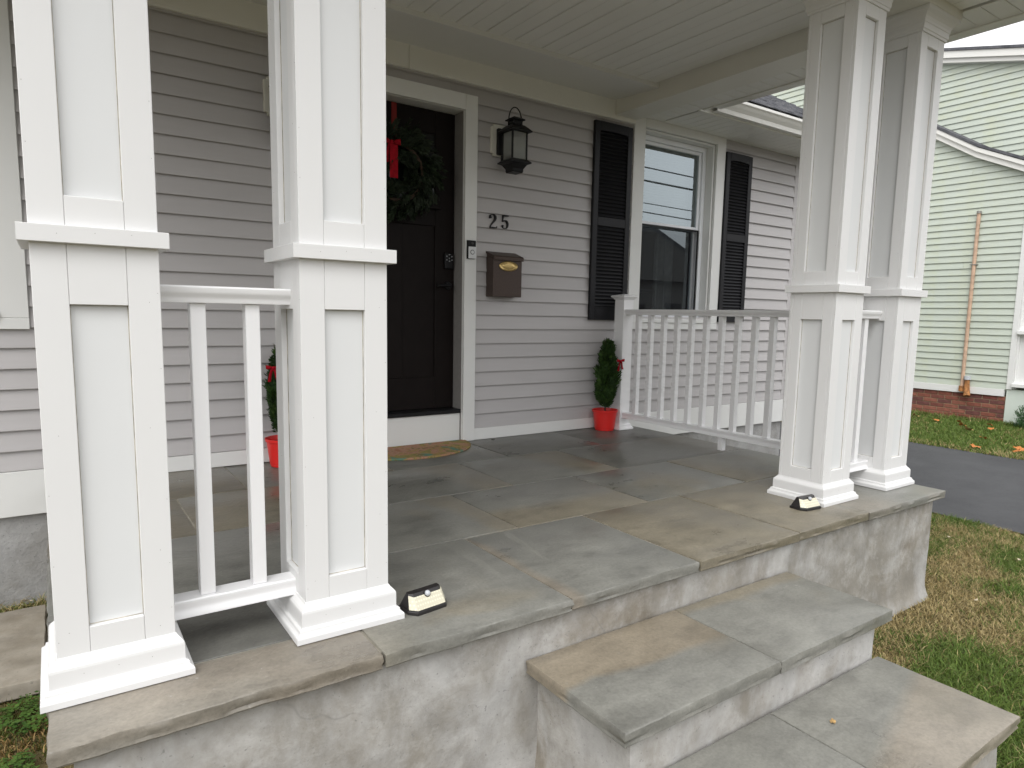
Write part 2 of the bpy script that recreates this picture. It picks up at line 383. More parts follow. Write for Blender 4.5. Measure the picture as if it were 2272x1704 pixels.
# ================================================================== LARGE STRUCTURE
def struct(o): o['kind'] = 'structure'; return o
bm = bmesh.new()
bmesh.ops.create_grid(bm, x_segments=60, y_segments=60, size=1)
for v in bm.verts:
    sgn = lambda q: math.copysign(abs(q)**3.2*900, q)
    v.co = Vector((sgn(v.co.x)+4, sgn(v.co.y)+1, GZ - .012))
g_o = struct(obj('ground', bm, M_GROUND)); g_o['label'] = 'flat lawn soil around the houses'
def strip(name, xa, xb, y0, y1, z, mat, n=120, amp=.025):
    bm = bmesh.new(); prev = None
    for i in range(n+1):
        y = y0 + (y1-y0)*i/n
        a = xa + amp*(mnoise.noise((y*1.7, 3.1, 0)) + .5*mnoise.noise((y*6, 1, 0)))
        b = xb + amp*1.6*(mnoise.noise((y*1.3, 9.4, 0)) + .6*mnoise.noise((y*5, 7, 0)))
        cur = (bm.verts.new((a, y, z)), bm.verts.new((b, y, z)))
        if prev: bm.faces.new((prev[0], prev[1], cur[1], cur[0]))
        prev = cur
    return obj(name, bm, mat)
struct(strip('driveway', 5.90, 9.05, -9.0, 14.0, GZ + .004, M_ASPH))
bm = bmesh.new(); bm_box(bm, -60, 90, -16.0, -9.06, GZ - .02, GZ + .002)
struct(obj('road', bm, M_ASPH))

# ------------------------------------------------------------------ our house
house = empty('house', (0, 0, GZ)); house.location = (0, 0, 0)
tag(house, 'grey clapboard house with white trim and dark front door behind the porch', 'house')
HX0, HX1, HY1 = -4.2, 6.436, 10.5
OPEN = [(-1.10, -.02, .87, 2.44), (1.65, 2.565, -.05, 2.27), (4.26, 5.15, .905, 2.44)]      # windows and door
xs = sorted({HX0, HX1} | {o[0] for o in OPEN} | {o[1] for o in OPEN})
for xa, xb in zip(xs, xs[1:]):
    op = [o for o in OPEN if o[0] <= xa + 1e-6 and o[1] >= xb - 1e-6]
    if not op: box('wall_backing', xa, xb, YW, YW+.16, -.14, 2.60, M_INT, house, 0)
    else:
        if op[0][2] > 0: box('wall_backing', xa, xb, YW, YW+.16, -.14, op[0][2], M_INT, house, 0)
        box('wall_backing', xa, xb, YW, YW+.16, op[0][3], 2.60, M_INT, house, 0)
box('side_wall', HX1-.16, HX1-.002, YW+.002, HY1, -.14, 2.60, M_SIDING, house, 0)
box('side_wall', HX0, HX0+.16, YW+.16, HY1, -.14, 2.60, M_SIDING, house, 0)
box('rear_wall', HX0, HX1, HY1, HY1+.16, -.14, 2.60, M_SIDING, house, 0)
# foundation, slightly lumpy
def lumpy(name, x0, x1, z0, z1, y, mat, parent, nx, nz, amp, back=.2, flare=None):
    bm = bmesh.new(); vv = {}
    for i in range(nx+1):
        for k in range(nz+1):
            x = x0 + (x1-x0)*i/nx; z = z0 + (z1-z0)*k/nz
            d = amp*(mnoise.noise((x*2.3, z*2.3, y)) + .5*mnoise.noise((x*7, z*7, 4)) + .25*mnoise.noise((x*19, z*19, 8)))
            fx, fy = flare(x, z) if flare else (0, 0)
            vv[i, k] = bm.verts.new((x+fx, y - d*0.5 + fy, z))
    for i in range(nx):
        for k in range(nz): bm.faces.new((vv[i,k], vv[i+1,k], vv[i+1,k+1], vv[i,k+1]))
    # sides and back so that it is a solid
    rim = [vv[i,0] for i in range(nx+1)] + [vv[nx,k] for k in range(1,nz+1)] + [vv[i,nz] for i in range(nx-1,-1,-1)] + [vv[0,k] for k in range(nz-1,0,-1)]
    bk = [bm.verts.new((v.co.x, y+back, v.co.z)) for v in rim]
    for i in range(len(rim)):
        j = (i+1) % len(rim); bm.faces.new((rim[j], rim[i], bk[i], bk[j]))
    bm.faces.new(bk[::-1])
    bmesh.ops.recalc_face_normals(bm, faces=bm.faces)
    return smooth(obj(name, bm, mat, parent), 40)
lumpy('foundation_wall', HX0, HX1, GZ-.1, -.141, YW+.012, M_FOUND, house, 160, 12, .016, .2)
box('foundation_wall', HX1-.2, HX1-.02, YW+.22, HY1, GZ-.1, -.141, M_FOUND, house, 0)
# rooms behind the openings
def room(x0, x1, z0, z1, y0, d):
    bm = bmesh.new(); bm_box(bm, x0, x1, y0, y0+d, z0, z1)
    bm.faces.ensure_lookup_table()
    f = [f for f in bm.faces if all(abs(v.co.y-y0) < 1e-6 for v in f.verts)]
    bmesh.ops.delete(bm, geom=f, context='FACES_ONLY')
    for f in bm.faces: f.normal_flip()
    return obj('room_interior', bm, M_INT, house)
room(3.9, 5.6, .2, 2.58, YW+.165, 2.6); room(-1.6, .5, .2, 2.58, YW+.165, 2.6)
# siding boards -----------------------------------------------------
CAS = [(-1.22, .128, .80, 2.56), (1.555, 2.662, -.1, 2.37), (4.132, 5.268, .815, 2.56)]      # casing outlines
siding_mesh = {}
def board_mesh(L, h, key, prof=.0195):
    k = (round(L, 4), round(h, 4), key)
    if k not in siding_mesh:
        bm = bmesh.new()
        bm_prism(bm, [(.0035, .013), (-prof, 0), (-prof-.0008, .003), (-.0035, h), (-.0012, h+.0125), (.0035, h+.0125)], 0, 0, L)
        m = bpy.data.meshes.new('siding_board'); bm.to_mesh(m); bm.free(); siding_mesh[k] = m
    return siding_mesh[k]
for i in range(24):
    z = SZ0 + i*LAP; h = min(LAP, 2.512 - z)
    if h < .02: continue
    segs = [(HX0, HX1-.075)]
    for a, b, c0, d0 in CAS:
        if z + .055 < d0 and z + h > c0 + .10 or (z >= c0 - .001 and z + h <= d0):
            ns = []
            for s in segs:
                if b <= s[0] or a >= s[1]: ns.append(s); continue
                if s[0] < a: ns.append((s[0], a + .02))
                if s[1] > b: ns.append((b - .02, s[1]))
            segs = ns
    out = []
    for s in segs:                                    # vinyl is joined with lapped seams
        cuts = [2.463] if i >= 22 else ([(-2.1), (1.02 if i % 4 == 9 else -3), 5.9 if i % 5 == 7 else -9])
        pts = [s[0]] + [q for q in cuts if s[0]+.2 < q < s[1]-.2] + [s[1]]
        out += list(zip(pts, pts[1:]))
    for a, b in out:
        gap = .002 if b < HX1-.1 and not any(abs(b-.02-c[0]) < .001 or abs(b-c[0]-.02) < .001 for c in CAS) else 0
        obj('siding_board', board_mesh(b-a-gap, h, 'g'), M_SIDING, house, (a, YW-.0008*random.random(), z+random.uniform(-.0006, .0006)), (0, random.uniform(-.0005, .0005), 0))
box('corner_post', HX1-.075, HX1+.014, YW-.016, YW+.07, -.135, 2.51, M_SIDING, house, .003)
box('skirt_board', PX1+.01, HX1+.018, YW-.022, YW+.004, -.14, SZ0-.001, M_TRIM, house, .002)
box('skirt_board', HX0, PX0-.01, YW-.022, YW+.004, -.14, SZ0-.001, M_TRIM, house, .002)
box('baseboard', PX0-.01, 1.5545, YW-.021, YW+.004, .002, SZ0-.001, M_TRIM, house, .002)
box('baseboard', 2.6625, PX1+.01, YW-.021, YW+.004, .002, SZ0-.001, M_TRIM, house, .002)
# main roof ---------------------------------------------------------
EY, EZ, PIT = 1.74, 2.652, math.radians(30.6)
RX1 = 6.80
ridgeY = (YW+HY1)/2
def rz(y): return EZ + (y-EY)*math.tan(PIT)
main_roof = prism('roof', [(EY+.02, EZ-.01), (ridgeY, rz(ridgeY)-.01), (2*ridgeY-EY, EZ-.01), (2*ridgeY-EY, EZ-.13), (YW+.3, 2.601), (EY+.02, EZ-.10)], 0, HX0-.35, RX1, M_TRIM, house)
# shingle courses as real overlapping tabs
def shingles(name, x0, x1, y0, y1, zf, pit, parent, ex=.14, skip=None):
    V = []; Fc = []
    ln = (y1-y0)/math.cos(pit); n = int(ln/ex)
    for r in range(n+1):
        s = r*ex; x = x0 - random.random()*.2
        while x < x1:
            wd = random.choice((.12, .16, .20, .26, .32)); a, b = max(x, x0), min(x+wd-.003, x1); x += wd
            if b - a < .02: continue
            if skip and skip((a+b)/2, y0 + s*math.cos(pit)): continue
            lift = .006 + random.random()*.006; s2 = s + ex + .03
            y_a, y_b = y0 + s*math.cos(pit), y0 + s2*math.cos(pit); z_a, z_b = zf(y_a), zf(y_b)
            i0 = len(V)
            V += [(a,y_a,z_a+lift+.004),(b,y_a,z_a+lift+.004),(b,y_b,z_b+.002),(a,y_b,z_b+.002),(a,y_a,z_a-.002),(b,y_a,z_a-.002)]
            Fc += [i0,i0+1,i0+2,i0+3, i0+4,i0+5,i0+1,i0]
    o = obj(name, tri_mesh(name, np.array(V), np.array(Fc), 4), M_SHING, parent); o['kind'] = 'stuff'; return o
shingles('shingles', 4.3, RX1+.02, EY+.01, ridgeY, rz, PIT, house)
prism('rake_board', [(EY, EZ-.13), (EY, EZ), (ridgeY, rz(ridgeY)), (ridgeY, rz(ridgeY)-.15)], 0, RX1+.001, RX1+.02, M_TRIM, house)
prism('gable_wall', [(YW, 2.58), (ridgeY, rz(ridgeY)-.06), (HY1, 2.58)], 0, HX1-.15, HX1-.01, M_SIDING, house)
box('fascia', 4.42, RX1, 1.822, 1.845, 2.505, 2.64, M_GUT, house, .002)
# eave soffit panels, each a panel running out from the wall
n_s = 23; sw = (RX1-4.45)/n_s
bm = bmesh.new(); bm_prism(bm, [(.0012, .002), (.0015, -.002), (.004, -.0035), (sw-.004, -.0035), (sw-.0015, -.002), (sw-.0012, .002), (sw-.0012, .008), (.0012, .008)], 1, 1.846, YW+.0)
sm = bpy.data.meshes.new('soffit_panel'); bm.to_mesh(sm); bm.free()
for i in range(n_s): obj('soffit_panel', sm, M_CEIL, house, (4.45+i*sw, 0, 2.514))
nl_ = int((-.36-(HX0-.35))/sw)
for i in range(nl_): obj('soffit_panel', sm, M_CEIL, house, (-.36-(i+1)*sw, 0, 2.514))
box('fascia', HX0-.35, -.36, 1.822, 1.845, 2.505, 2.64, M_GUT, house, .002)
# gutters: K-style trough profile in (out, z)
def gutter_prof(sgn, y):
    P = [(0, .0), (.055, .0), (.062, .03), (.085, .055), (.10, .075), (.112, .085), (.112, .105), (.104, .105), (.104, .09), (.09, .08), (.075, .06), (.055, .035), (.05, .006), (.004, .006), (.004, .11), (0, .11)]
    return [(y + sgn*a, b) for a, b in P]
prism('gutter', [(a, b+2.515) for a, b in gutter_prof(-1, 1.8215)], 0, 4.565, RX1-.01, M_GUT, house)
prism('gutter', [(a, b+2.515) for a, b in gutter_prof(-1, 1.8215)], 0, HX0-.33, -.47, M_GUT, house)
shingles('shingles', HX0-.36, -.2, EY+.01, ridgeY, rz, PIT, house)
# door: slab, lites, dentil shelf, panels -----------------------------
DX0, DX1, DY, DZ0, DZ1 = 1.655, 2.561, 2.365, .235, 2.262
door = empty('door'); door.parent = house; door['label'] = 'nearly black craftsman front door'
box('door_slab', DX0, DX1, DY+.012, DY+.055, DZ0, DZ1, M_DOOR, door, .001)
def dstile(x0, x1, z0, z1): box('door_stile', x0, x1, DY, DY+.0125, z0, z1, M_DOOR, door, .0025)
dstile(DX0, DX0+.15, DZ0, DZ1); dstile(DX1-.15, DX1, DZ0, DZ1); dstile(DX0+.1505, DX1-.1505, DZ0, .46); dstile(DX0+.1505, DX1-.1505, 1.50, 1.66)
dstile(DX0+.1505, DX1-.1505, 2.11, DZ1); cxd = (DX0+DX1)/2
dstile(cxd-.055, cxd+.055, .4605, 1.4995)
for k in (-1, 1): dstile(cxd + k*.10-.012, cxd + k*.10+.012, 1.6605, 2.1095)
for x0, x1 in ((DX0+.155, cxd-.114), (cxd-.086, cxd+.086), (cxd+.114, DX1-.155)):
    box('door_lite', x0, x1, DY+.006, DY+.0125, 1.665, 2.105, M_DOORLITE, door, 0)
box('door_shelf', DX0+.12, DX1-.12, DY-.03, DY-.0005, 1.612, 1.64, M_DOOR, door, .003)
for k in range(3): box('dentil', cxd-.22+k*.19, cxd-.16+k*.19, DY-.022, DY-.0005, 1.585, 1.6115, M_DOOR, door, .002)
# lock keypad and lever
lk = box('lock_keypad', 2.478, 2.545, DY-.024, DY-.0005, 1.215, 1.325, M_BLACK, door, .006, 2)
bmb = bmesh.new()
for dx, dz in ((.0, .0), (-.02, .012), (.02, .012), (-.02, -.012), (.02, -.012), (0, .024), (0, -.02)):
    bmesh.ops.create_uvsphere(bmb, u_segments=8, v_segments=5, radius=.0055, matrix=Matrix.Translation((2.512+dx, DY-.0245, 1.288+dz)))
obj('keypad_button', bmb, M_BTN, door)['kind'] = 'stuff'
bmb = bmesh.new(); bmesh.ops.create_cone(bmb, segments=20, radius1=.03, radius2=.026, depth=.014, cap_ends=True, matrix=Matrix.Translation((2.512, DY-.0075, 1.10)) @ Matrix.Rotation(math.pi/2, 4, 'X'))
obj('handle_rose', bmb, M_BLACK, door)
tube('door_lever', [(2.512, DY-.014, 1.10), (2.512, DY-.05, 1.10), (2.49, DY-.058, 1.10), (2.40, DY-.058, 1.096)], .009, M_BLACK, door)
# door frame
box('door_jamb', 2.5655, 2.60, YW-.004, YW+.17, .0, 2.305, M_TRIM, house, .001)
box('door_jamb', 1.615, 1.6505, YW-.004, YW+.17, .0, 2.305, M_TRIM, house, .001)
box('door_jamb', 1.651, 2.565, YW-.004, YW+.17, 2.2655, 2.305, M_TRIM, house, .001)
box('door_casing', 2.567, 2.662, YW-.030, YW-.0045, .002, 2.369, M_TRIM, house, .002)
box('door_casing', 1.555, 1.649, YW-.030, YW-.0045, .002, 2.369, M_TRIM, house, .002)
box('door_casing', 1.6495, 2.5665, YW-.030, YW-.0045, 2.268, 2.369, M_TRIM, house, .002)
box('door_riser', 1.652, 2.564, YW+.012, YW+.10, .002, .204, M_TRIM, house, .002)
box('threshold', 1.652, 2.5645, YW-.004, YW+.13, .2045, .2325, M_BLACK, house, .004)
box('door_backing', 1.60, 2.62, YW+.171, YW+.2, 0, 2.4, M_INT, house, 0)
# windows ------------------------------------------------------------
def window(x0, x1, z0, z1, lab, lo_screen=True):
    """x0..x1 clear opening, z0..z1; casing boards proud of the siding, vinyl double-hung unit set back"""
    wn = empty('window'); wn.parent = house; wn['label'] = lab
    yc0, yc1 = YW-.028, YW-.002
    def B(name, a, b, c, d, e, f, m, bev=.002): return box(name, a, b, c, d, e, f, m, wn, bev)
    B('casing', x0-.128, x0-.002, yc0, yc1, z0-.045, 2.511, M_TRIM); B('casing', x1+.002, x1+.118, yc0, yc1, z0-.045, 2.511, M_TRIM)
    B('casing', x0-.0015, x1+.0015, yc0, yc1, z1+.0, 2.511, M_TRIM)
    B('apron', x0-.128, x1+.118, yc0-.001, yc1, z0-.10, z0-.046, M_TRIM)
    B('sill', x0-.0015, x1+.0015, yc0-.014, YW+.10, z0-.045, z0-.012, M_TRIM, .003)
    B('reveal', x0-.0015, x0+.018, yc1+.001, YW+.15, z0-.011, z1-.001, M_TRIM); B('reveal', x1-.018, x1+.0015, yc1+.001, YW+.15, z0-.011, z1-.001, M_TRIM)
    B('reveal', x0+.019, x1-.019, yc1+.001, YW+.15, z1-.018, z1-.001, M_TRIM)
    yf = YW+.075                                            # outer face of the vinyl frame
    fx0, fx1, fz0, fz1 = x0+.019, x1-.019, z0-.010, z1-.019; t_ = .042
    for a, b, e, f in ((fx0, fx0+t_, fz0, fz1), (fx1-t_, fx1, fz0, fz1), (fx0+t_+.0005, fx1-t_-.0005, fz1-t_, fz1), (fx0+t_+.0005, fx1-t_-.0005, fz0, fz0+.035)):
        B('frame', a, b, yf, yf+.07, e, f, M_VINYLW)
    gx0, gx1 = fx0+t_+.001, fx1-t_-.001; zm = 1.70
    for nm, y, za, zb in (('upper_sash', yf+.018, zm-.012, fz1-t_-.001), ('lower_sash', yf+.046, fz0+.036, zm+.018)):
        s = .028
        for a, b, e, f in ((gx0, gx0+s, za, zb), (gx1-s, gx1, za, zb), (gx0+s+.0004, gx1-s-.0004, zb-s, zb), (gx0+s+.0004, gx1-s-.0004, za, za+.032)):
            B(nm, a, b, y, y+.022, e, f, M_VINYLW)
        bm = bmesh.new(); yv = y+.011
        bm.faces.new([bm.verts.new(v) for v in ((gx0+s, yv, za+.03), (gx1-s, yv, za+.03), (gx1-s, yv, zb-s), (gx0+s, yv, zb-s))])
        obj('glass', bm, M_GLASS, wn)
    if lo_screen:
        sx0, sx1, sz0, sz1 = gx0+.003, gx1-.003, fz0+.038, zm-.004; yy = yf+.006
        for a, b, e, f in ((sx0, sx0+.016, sz0, sz1), (sx1-.016, sx1, sz0, sz1), (sx0+.0165, sx1-.0165, sz1-.014, sz1), (sx0+.0165, sx1-.0165, sz0, sz0+.014)):
            B('screen_frame', a, b, yy, yy+.008, e, f, M_BLACK if e < sz1-.02 or True else M_VINYLW, .001)
        bm = bmesh.new(); bm.faces.new([bm.verts.new(v) for v in ((sx0+.016, yy+.004, sz0+.014), (sx1-.016, yy+.004, sz0+.014), (sx1-.016, yy+.004, sz1-.014), (sx0+.016, yy+.004, sz1-.014))])
        obj('insect_screen', bm, M_SCREEN, wn)
    # venetian blind in the upper half, curtains below
    bm = bmesh.new(); z = 1.66
    while z < fz1:
        bm_box(bm, gx0-.01, gx1+.01, YW+.235, YW+.238, z, z+.021); z += .0235
    bl = obj('blind_slats', bm, M_BLIND, wn); bl['kind'] = 'stuff'
    for a, b in ((gx0, gx0+.16), (gx1-.30, gx1-.05)):
        bm = bmesh.new(); prof = [(a + (b-a)*k/24, YW+.33+.018*math.sin(k*1.9)) for k in range(25)]
        lo = [bm.verts.new((x, y, .5)) for x, y in prof]; hi = [bm.verts.new((x, y, 2.4)) for x, y in prof]
        for k in range(24): bm.faces.new((lo[k], lo[k+1], hi[k+1], hi[k]))
        smooth(obj('curtain', bm, M_CURT, wn))
    box('window_seat', gx0, gx1-.12, YW+.5, YW+.6, 1.14, 1.17, M_BLIND, wn)
    return wn
window(4.26, 5.15, .905, 2.44, 'double-hung window between the black shutters')
window(-1.10, -.004, .89, 2.44, 'white-trimmed window beyond the porch end column', False)

# ================================================================== PORCH BASE WITH STONE FLOOR
porch = empty('porch'); tag(porch, 'raised stucco porch base paved with bluestone slabs', 'porch')
def flare(x, z):
    k = max(0, (-.50 - z)/.14); k = k*k
    return ((.05*k if x > 3.9 else (-.05*k if x < .3 else 0)), -.03*k)
lumpy('stucco_wall', .19, 4.09, GZ-.05, -.043, YS, M_STUCCO, porch, 150, 22, .010, .25, flare)
def side_lump(x, y0, y1, name):
    bm = bmesh.new(); vv = {}; nx, nz = 60, 14
    for i in range(nx+1):
        for k in range(nz+1):
            y = y0+(y1-y0)*i/nx; z = GZ-.05+(-.043-GZ+.05)*k/nz
            vv[i,k] = bm.verts.new((x + .006*mnoise.noise((y*3, z*3, x)), y, z))
    for i in range(nx):
        for k in range(nz): bm.faces.new((vv[i,k], vv[i+1,k], vv[i+1,k+1], vv[i,k+1]))
    return smooth(obj(name, bm, M_STUCCO, porch))
side_lump(.195, YS+.01, YW+.01, 'stucco_wall'); side_lump(4.085, YS+.01, YW+.01, 'stucco_wall')
box('mortar_bed', PX0+.02, PX1-.02, YF+.02, YW+.01, -.042, -.0045, M_MORTAR, porch, 0)
def slab(name, x0, x1, y0, y1, ztop, th, mat, parent, edges='', seed=0, jag=.003, gap=.0035):
    """natural-cleft slab; edges: letters of the exposed sides (f,l,r,b) that get a rough hand-cut edge"""
    rnd = random.Random(int(seed*97)+5)
    def off(e, s): return 0 if e in edges else gap
    x0 += off('l', 0); x1 -= off('r', 0); y0 += off('f', 0); y1 -= off('b', 0)
    per = []
    def side(a, b, e, n):
        for k in range(n):
            f = k/n; x = a[0]+(b[0]-a[0])*f; y = a[1]+(b[1]-a[1])*f
            if k and e in edges:
                j = jag*(mnoise.noise((x*9+seed, y*9, seed)) + .6*mnoise.noise((x*31, y*31+seed, 3)))
                if a[0] == b[0]: x += j
                else: y += j
            per.append((x, y))
    nL = max(2, int((x1-x0)/.03)) if set(edges) & set('fb') else 3
    nW = max(2, int((y1-y0)/.03)) if set(edges) & set('lr') else 3
    side((x0, y0), (x1, y0), 'f', nL); side((x1, y0), (x1, y1), 'r', nW); side((x1, y1), (x0, y1), 'b', nL); side((x0, y1), (x0, y0), 'l', nW)
    cx, cy = (x0+x1)/2, (y0+y1)/2
    def ring(ins, z, jz=0, amp=0):
        R_ = []
        for x, y in per:
            a = amp*(mnoise.noise((x*14+seed, y*14, z*60)) + .6*mnoise.noise((x*45+seed, y*45, z*90)))
            sx = ins + a; dx = 1-2*sx/(x1-x0); dy = 1-2*sx/(y1-y0)
            R_.append((cx+(x-cx)*dx, cy+(y-cy)*dy, z + jz*mnoise.noise((x*10, y*10+seed, 1))))
        return R_
    rough = bool(edges)
    rings = [ring(.004, ztop-th), ring(0, ztop-th+.005, 0, .002 if rough else 0)]
    if rough: rings += [ring(.0015, ztop-th*.7, 0, .006), ring(-.001, ztop-th*.4, 0, .006)]
    rings += [ring(0.0, ztop-.0035, .0008, .002 if rough else 0), ring(.0012, ztop-.001, .0006), ring(.0035, ztop)]
    bm = bm_rings(bmesh.new(), rings)
    return smooth(obj(name, bm, mat, parent), 28)
st = 0
def ST(tanb, patch, dark=1.0, blue=BLUE, tan=TAN):
    global st; st += 1
    return stone('bluestone_%02d' % st, blue, tan, tanb, st*1.37, dark, patch)
R1y, R2y, R3y = .435, 1.04, 1.655
floor = [  # x0, x1, y0, y1, edges, bands, patch, dark, tan
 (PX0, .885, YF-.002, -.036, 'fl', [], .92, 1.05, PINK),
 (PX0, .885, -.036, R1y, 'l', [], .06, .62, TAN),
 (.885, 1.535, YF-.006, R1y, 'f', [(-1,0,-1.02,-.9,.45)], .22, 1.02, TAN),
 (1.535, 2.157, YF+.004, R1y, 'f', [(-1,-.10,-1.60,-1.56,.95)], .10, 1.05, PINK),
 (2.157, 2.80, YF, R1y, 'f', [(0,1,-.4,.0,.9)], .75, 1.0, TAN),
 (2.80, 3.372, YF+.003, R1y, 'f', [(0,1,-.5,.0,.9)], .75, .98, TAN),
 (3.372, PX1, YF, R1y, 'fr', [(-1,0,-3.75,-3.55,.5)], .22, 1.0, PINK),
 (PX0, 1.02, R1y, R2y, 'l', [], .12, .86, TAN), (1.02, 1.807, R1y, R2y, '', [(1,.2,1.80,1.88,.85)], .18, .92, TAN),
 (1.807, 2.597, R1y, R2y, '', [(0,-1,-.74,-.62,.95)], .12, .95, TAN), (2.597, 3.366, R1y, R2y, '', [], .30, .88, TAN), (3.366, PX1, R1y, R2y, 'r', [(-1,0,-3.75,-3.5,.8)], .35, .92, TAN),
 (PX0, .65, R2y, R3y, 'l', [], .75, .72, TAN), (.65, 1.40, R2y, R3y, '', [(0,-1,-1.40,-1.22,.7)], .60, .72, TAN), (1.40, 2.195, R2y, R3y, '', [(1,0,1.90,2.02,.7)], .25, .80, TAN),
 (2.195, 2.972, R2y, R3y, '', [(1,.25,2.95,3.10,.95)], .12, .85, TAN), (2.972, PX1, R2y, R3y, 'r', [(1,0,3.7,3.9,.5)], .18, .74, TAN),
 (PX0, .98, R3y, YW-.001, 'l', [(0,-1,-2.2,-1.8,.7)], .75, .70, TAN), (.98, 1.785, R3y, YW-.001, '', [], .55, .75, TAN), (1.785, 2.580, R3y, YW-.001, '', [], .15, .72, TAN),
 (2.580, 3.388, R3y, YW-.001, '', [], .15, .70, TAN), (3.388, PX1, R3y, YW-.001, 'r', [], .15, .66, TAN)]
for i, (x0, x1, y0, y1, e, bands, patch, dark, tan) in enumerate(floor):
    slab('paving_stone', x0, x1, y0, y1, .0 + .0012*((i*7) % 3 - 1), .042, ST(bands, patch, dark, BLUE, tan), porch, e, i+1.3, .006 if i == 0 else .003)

# ------------------------------------------------------------------ front steps
steps = empty('front_steps', (2.05, -.6, GZ)); steps.location = (0, 0, 0)
tag(steps, 'two front steps of stucco risers topped with wide bluestone treads', 'steps')
Z1, Z2 = -.170, -.352
def riser_block(x0, x1, y0, y1, z0, z1):
    bm = bmesh.new(); bm_box(bm, x0, x1, y0, y1, z0, z1)
    bmesh.ops.subdivide_edges(bm, edges=bm.edges, cuts=18, use_grid_fill=True)
    for v in bm.verts:
        k = max(0, (-.47 - v.co.z)/.14)
        n_ = mnoise.noise_vector(v.co*3.1)*.006 + mnoise.noise_vector(v.co*11)*.003
        v.co += Vector((n_.x + (.03*k*k if v.co.x > (x0+x1)/2 else -.03*k*k), n_.y, 0))
    return smooth(obj('riser', bm, M_STUCCO2, steps), 40)
riser_block(1.425, 2.690, -.648, YS+.02, GZ-.04, Z1-.0465)
riser_block(1.435, 2.640, -1.085, -.60, GZ-.04, Z2-.0465)
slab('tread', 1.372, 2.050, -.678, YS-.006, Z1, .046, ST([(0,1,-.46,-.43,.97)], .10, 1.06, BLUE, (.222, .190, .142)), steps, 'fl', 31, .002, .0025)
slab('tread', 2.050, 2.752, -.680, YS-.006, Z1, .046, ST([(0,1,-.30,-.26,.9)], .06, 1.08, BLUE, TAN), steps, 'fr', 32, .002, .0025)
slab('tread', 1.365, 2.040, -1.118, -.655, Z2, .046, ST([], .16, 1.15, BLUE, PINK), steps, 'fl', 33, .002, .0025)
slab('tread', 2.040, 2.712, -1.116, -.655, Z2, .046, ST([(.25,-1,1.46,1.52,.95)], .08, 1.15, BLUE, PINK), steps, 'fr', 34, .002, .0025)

# ------------------------------------------------------------------ porch roof: beams, ceiling planks, soffits, gutter
proof = empty('porch_roof'); tag(proof, 'porch roof with cream beams and planked vinyl ceiling', 'porch roof')
BX0, BX1 = .115, 4.178; BY0, BY1 = YC-.052, YC+CW+.052; BZ = 2.468
box('front_beam', BX0, BX1, BY0, BY1, BZ, 2.72, M_CREAM, proof, .003)
box('side_beam', 3.905, 4.135, BY1+.001, YW-.042, BZ, 2.72, M_CREAM, proof, .003)
box('side_beam', .16, .39, BY1+.001, YW-.042, BZ, 2.72, M_CREAM, proof, .003)
box('ledger', .12, 2.143, YW-.041, YW-.004, 2.438, 2.70, M_CREAM, proof, .003)
box('ledger', 2.145, 4.132, YW-.041, YW-.004, 2.438, 2.70, M_CREAM, proof, .003)
PW = .1035; nP = int((3.905-.39)/PW)+1
bm = bmesh.new(); bm_prism(bm, [(.0007, .002), (.0012, -.0030), (.005, -.0050), (PW-.005, -.0050), (PW-.0012, -.0030), (PW-.0007, .002), (PW-.0007, .010), (.0007, .010)], 1, BY1+.001, YW-.042)
pm = bpy.data.meshes.new('ceiling_plank'); bm.to_mesh(pm); bm.free()
bm = bmesh.new(); bm_prism(bm, [(.0030, .004), (.0032, -.0040), (.007, -.0062), (PW-.005, -.0062), (PW-.0012, -.0030), (PW-.0007, .002), (PW-.0007, .010), (.0030, .010)], 1, BY1+.001, YW-.042)
pm2 = bpy.data.meshes.new('ceiling_plank'); bm.to_mesh(pm2); bm.free()
for i in range(nP):
    x = 3.905 - .066 - (i+1)*PW + .0
    x = 2.219 + (round((3.905-2.219)/PW)-1-i)*PW
    if x < .39 - PW: continue
    k = round((x-2.219)/PW)
    obj('ceiling_plank', pm2 if k % 2 == 0 else pm, M_CEIL, proof, (x, 0, ZC+.004))
box('ceiling_backing', .3, 4.0, BY1-.01, YW-.02, ZC+.0145, ZC+.03, M_CEIL, proof, 0)
# side soffit (right), side soffit (left), front soffit
SX = 4.43
bm = bmesh.new(); bm_prism(bm, [(.0012, .002), (.0015, -.0020), (.004, -.0035), (PW-.004, -.0035), (PW-.0015, -.0020), (PW-.0012, .002), (PW-.0012, .008), (.0012, .008)], 0, 4.136, SX-.001)
sp1 = bpy.data.meshes.new('soffit_plank'); bm.to_mesh(sp1); bm.free()
ny = int((YW - BY1)/PW)
for k in range(40):
    y = -.60 + k*PW
    if y + PW > 2.215: break
    o = obj('soffit_plank', sp1, M_CEIL, proof, (0, y, 2.515))
    if y < BY1: o.location.x = .0445; o.scale.x = (SX-4.180)/(SX-4.137); o.location.x = 4.1795 - 4.136*o.scale.x
bm = bmesh.new(); bm_prism(bm, [(.0012, .002), (.0015, -.0020), (.004, -.0035), (PW-.004, -.0035), (PW-.0015, -.0020), (PW-.0012, .002), (PW-.0012, .008), (.0012, .008)], 1, -.45, BY0-.001)
sp2 = bpy.data.meshes.new('soffit_plank'); bm.to_mesh(sp2); bm.free()
for k in range(42):
    x = .114 + k*PW
    if x + PW > 4.178: break
    obj('soffit_plank', sp2, M_CEIL, proof, (x, 0, 2.515))
spl = bpy.data.meshes.new('soffit_plank'); bm = bmesh.new(); bm_prism(bm, [(.0012, .002), (.0015, -.0020), (.004, -.0035), (PW-.004, -.0035), (PW-.0015, -.0020), (PW-.0012, .002), (PW-.0012, .008), (.0012, .008)], 0, -.36, .114); bm.to_mesh(spl); bm.free()
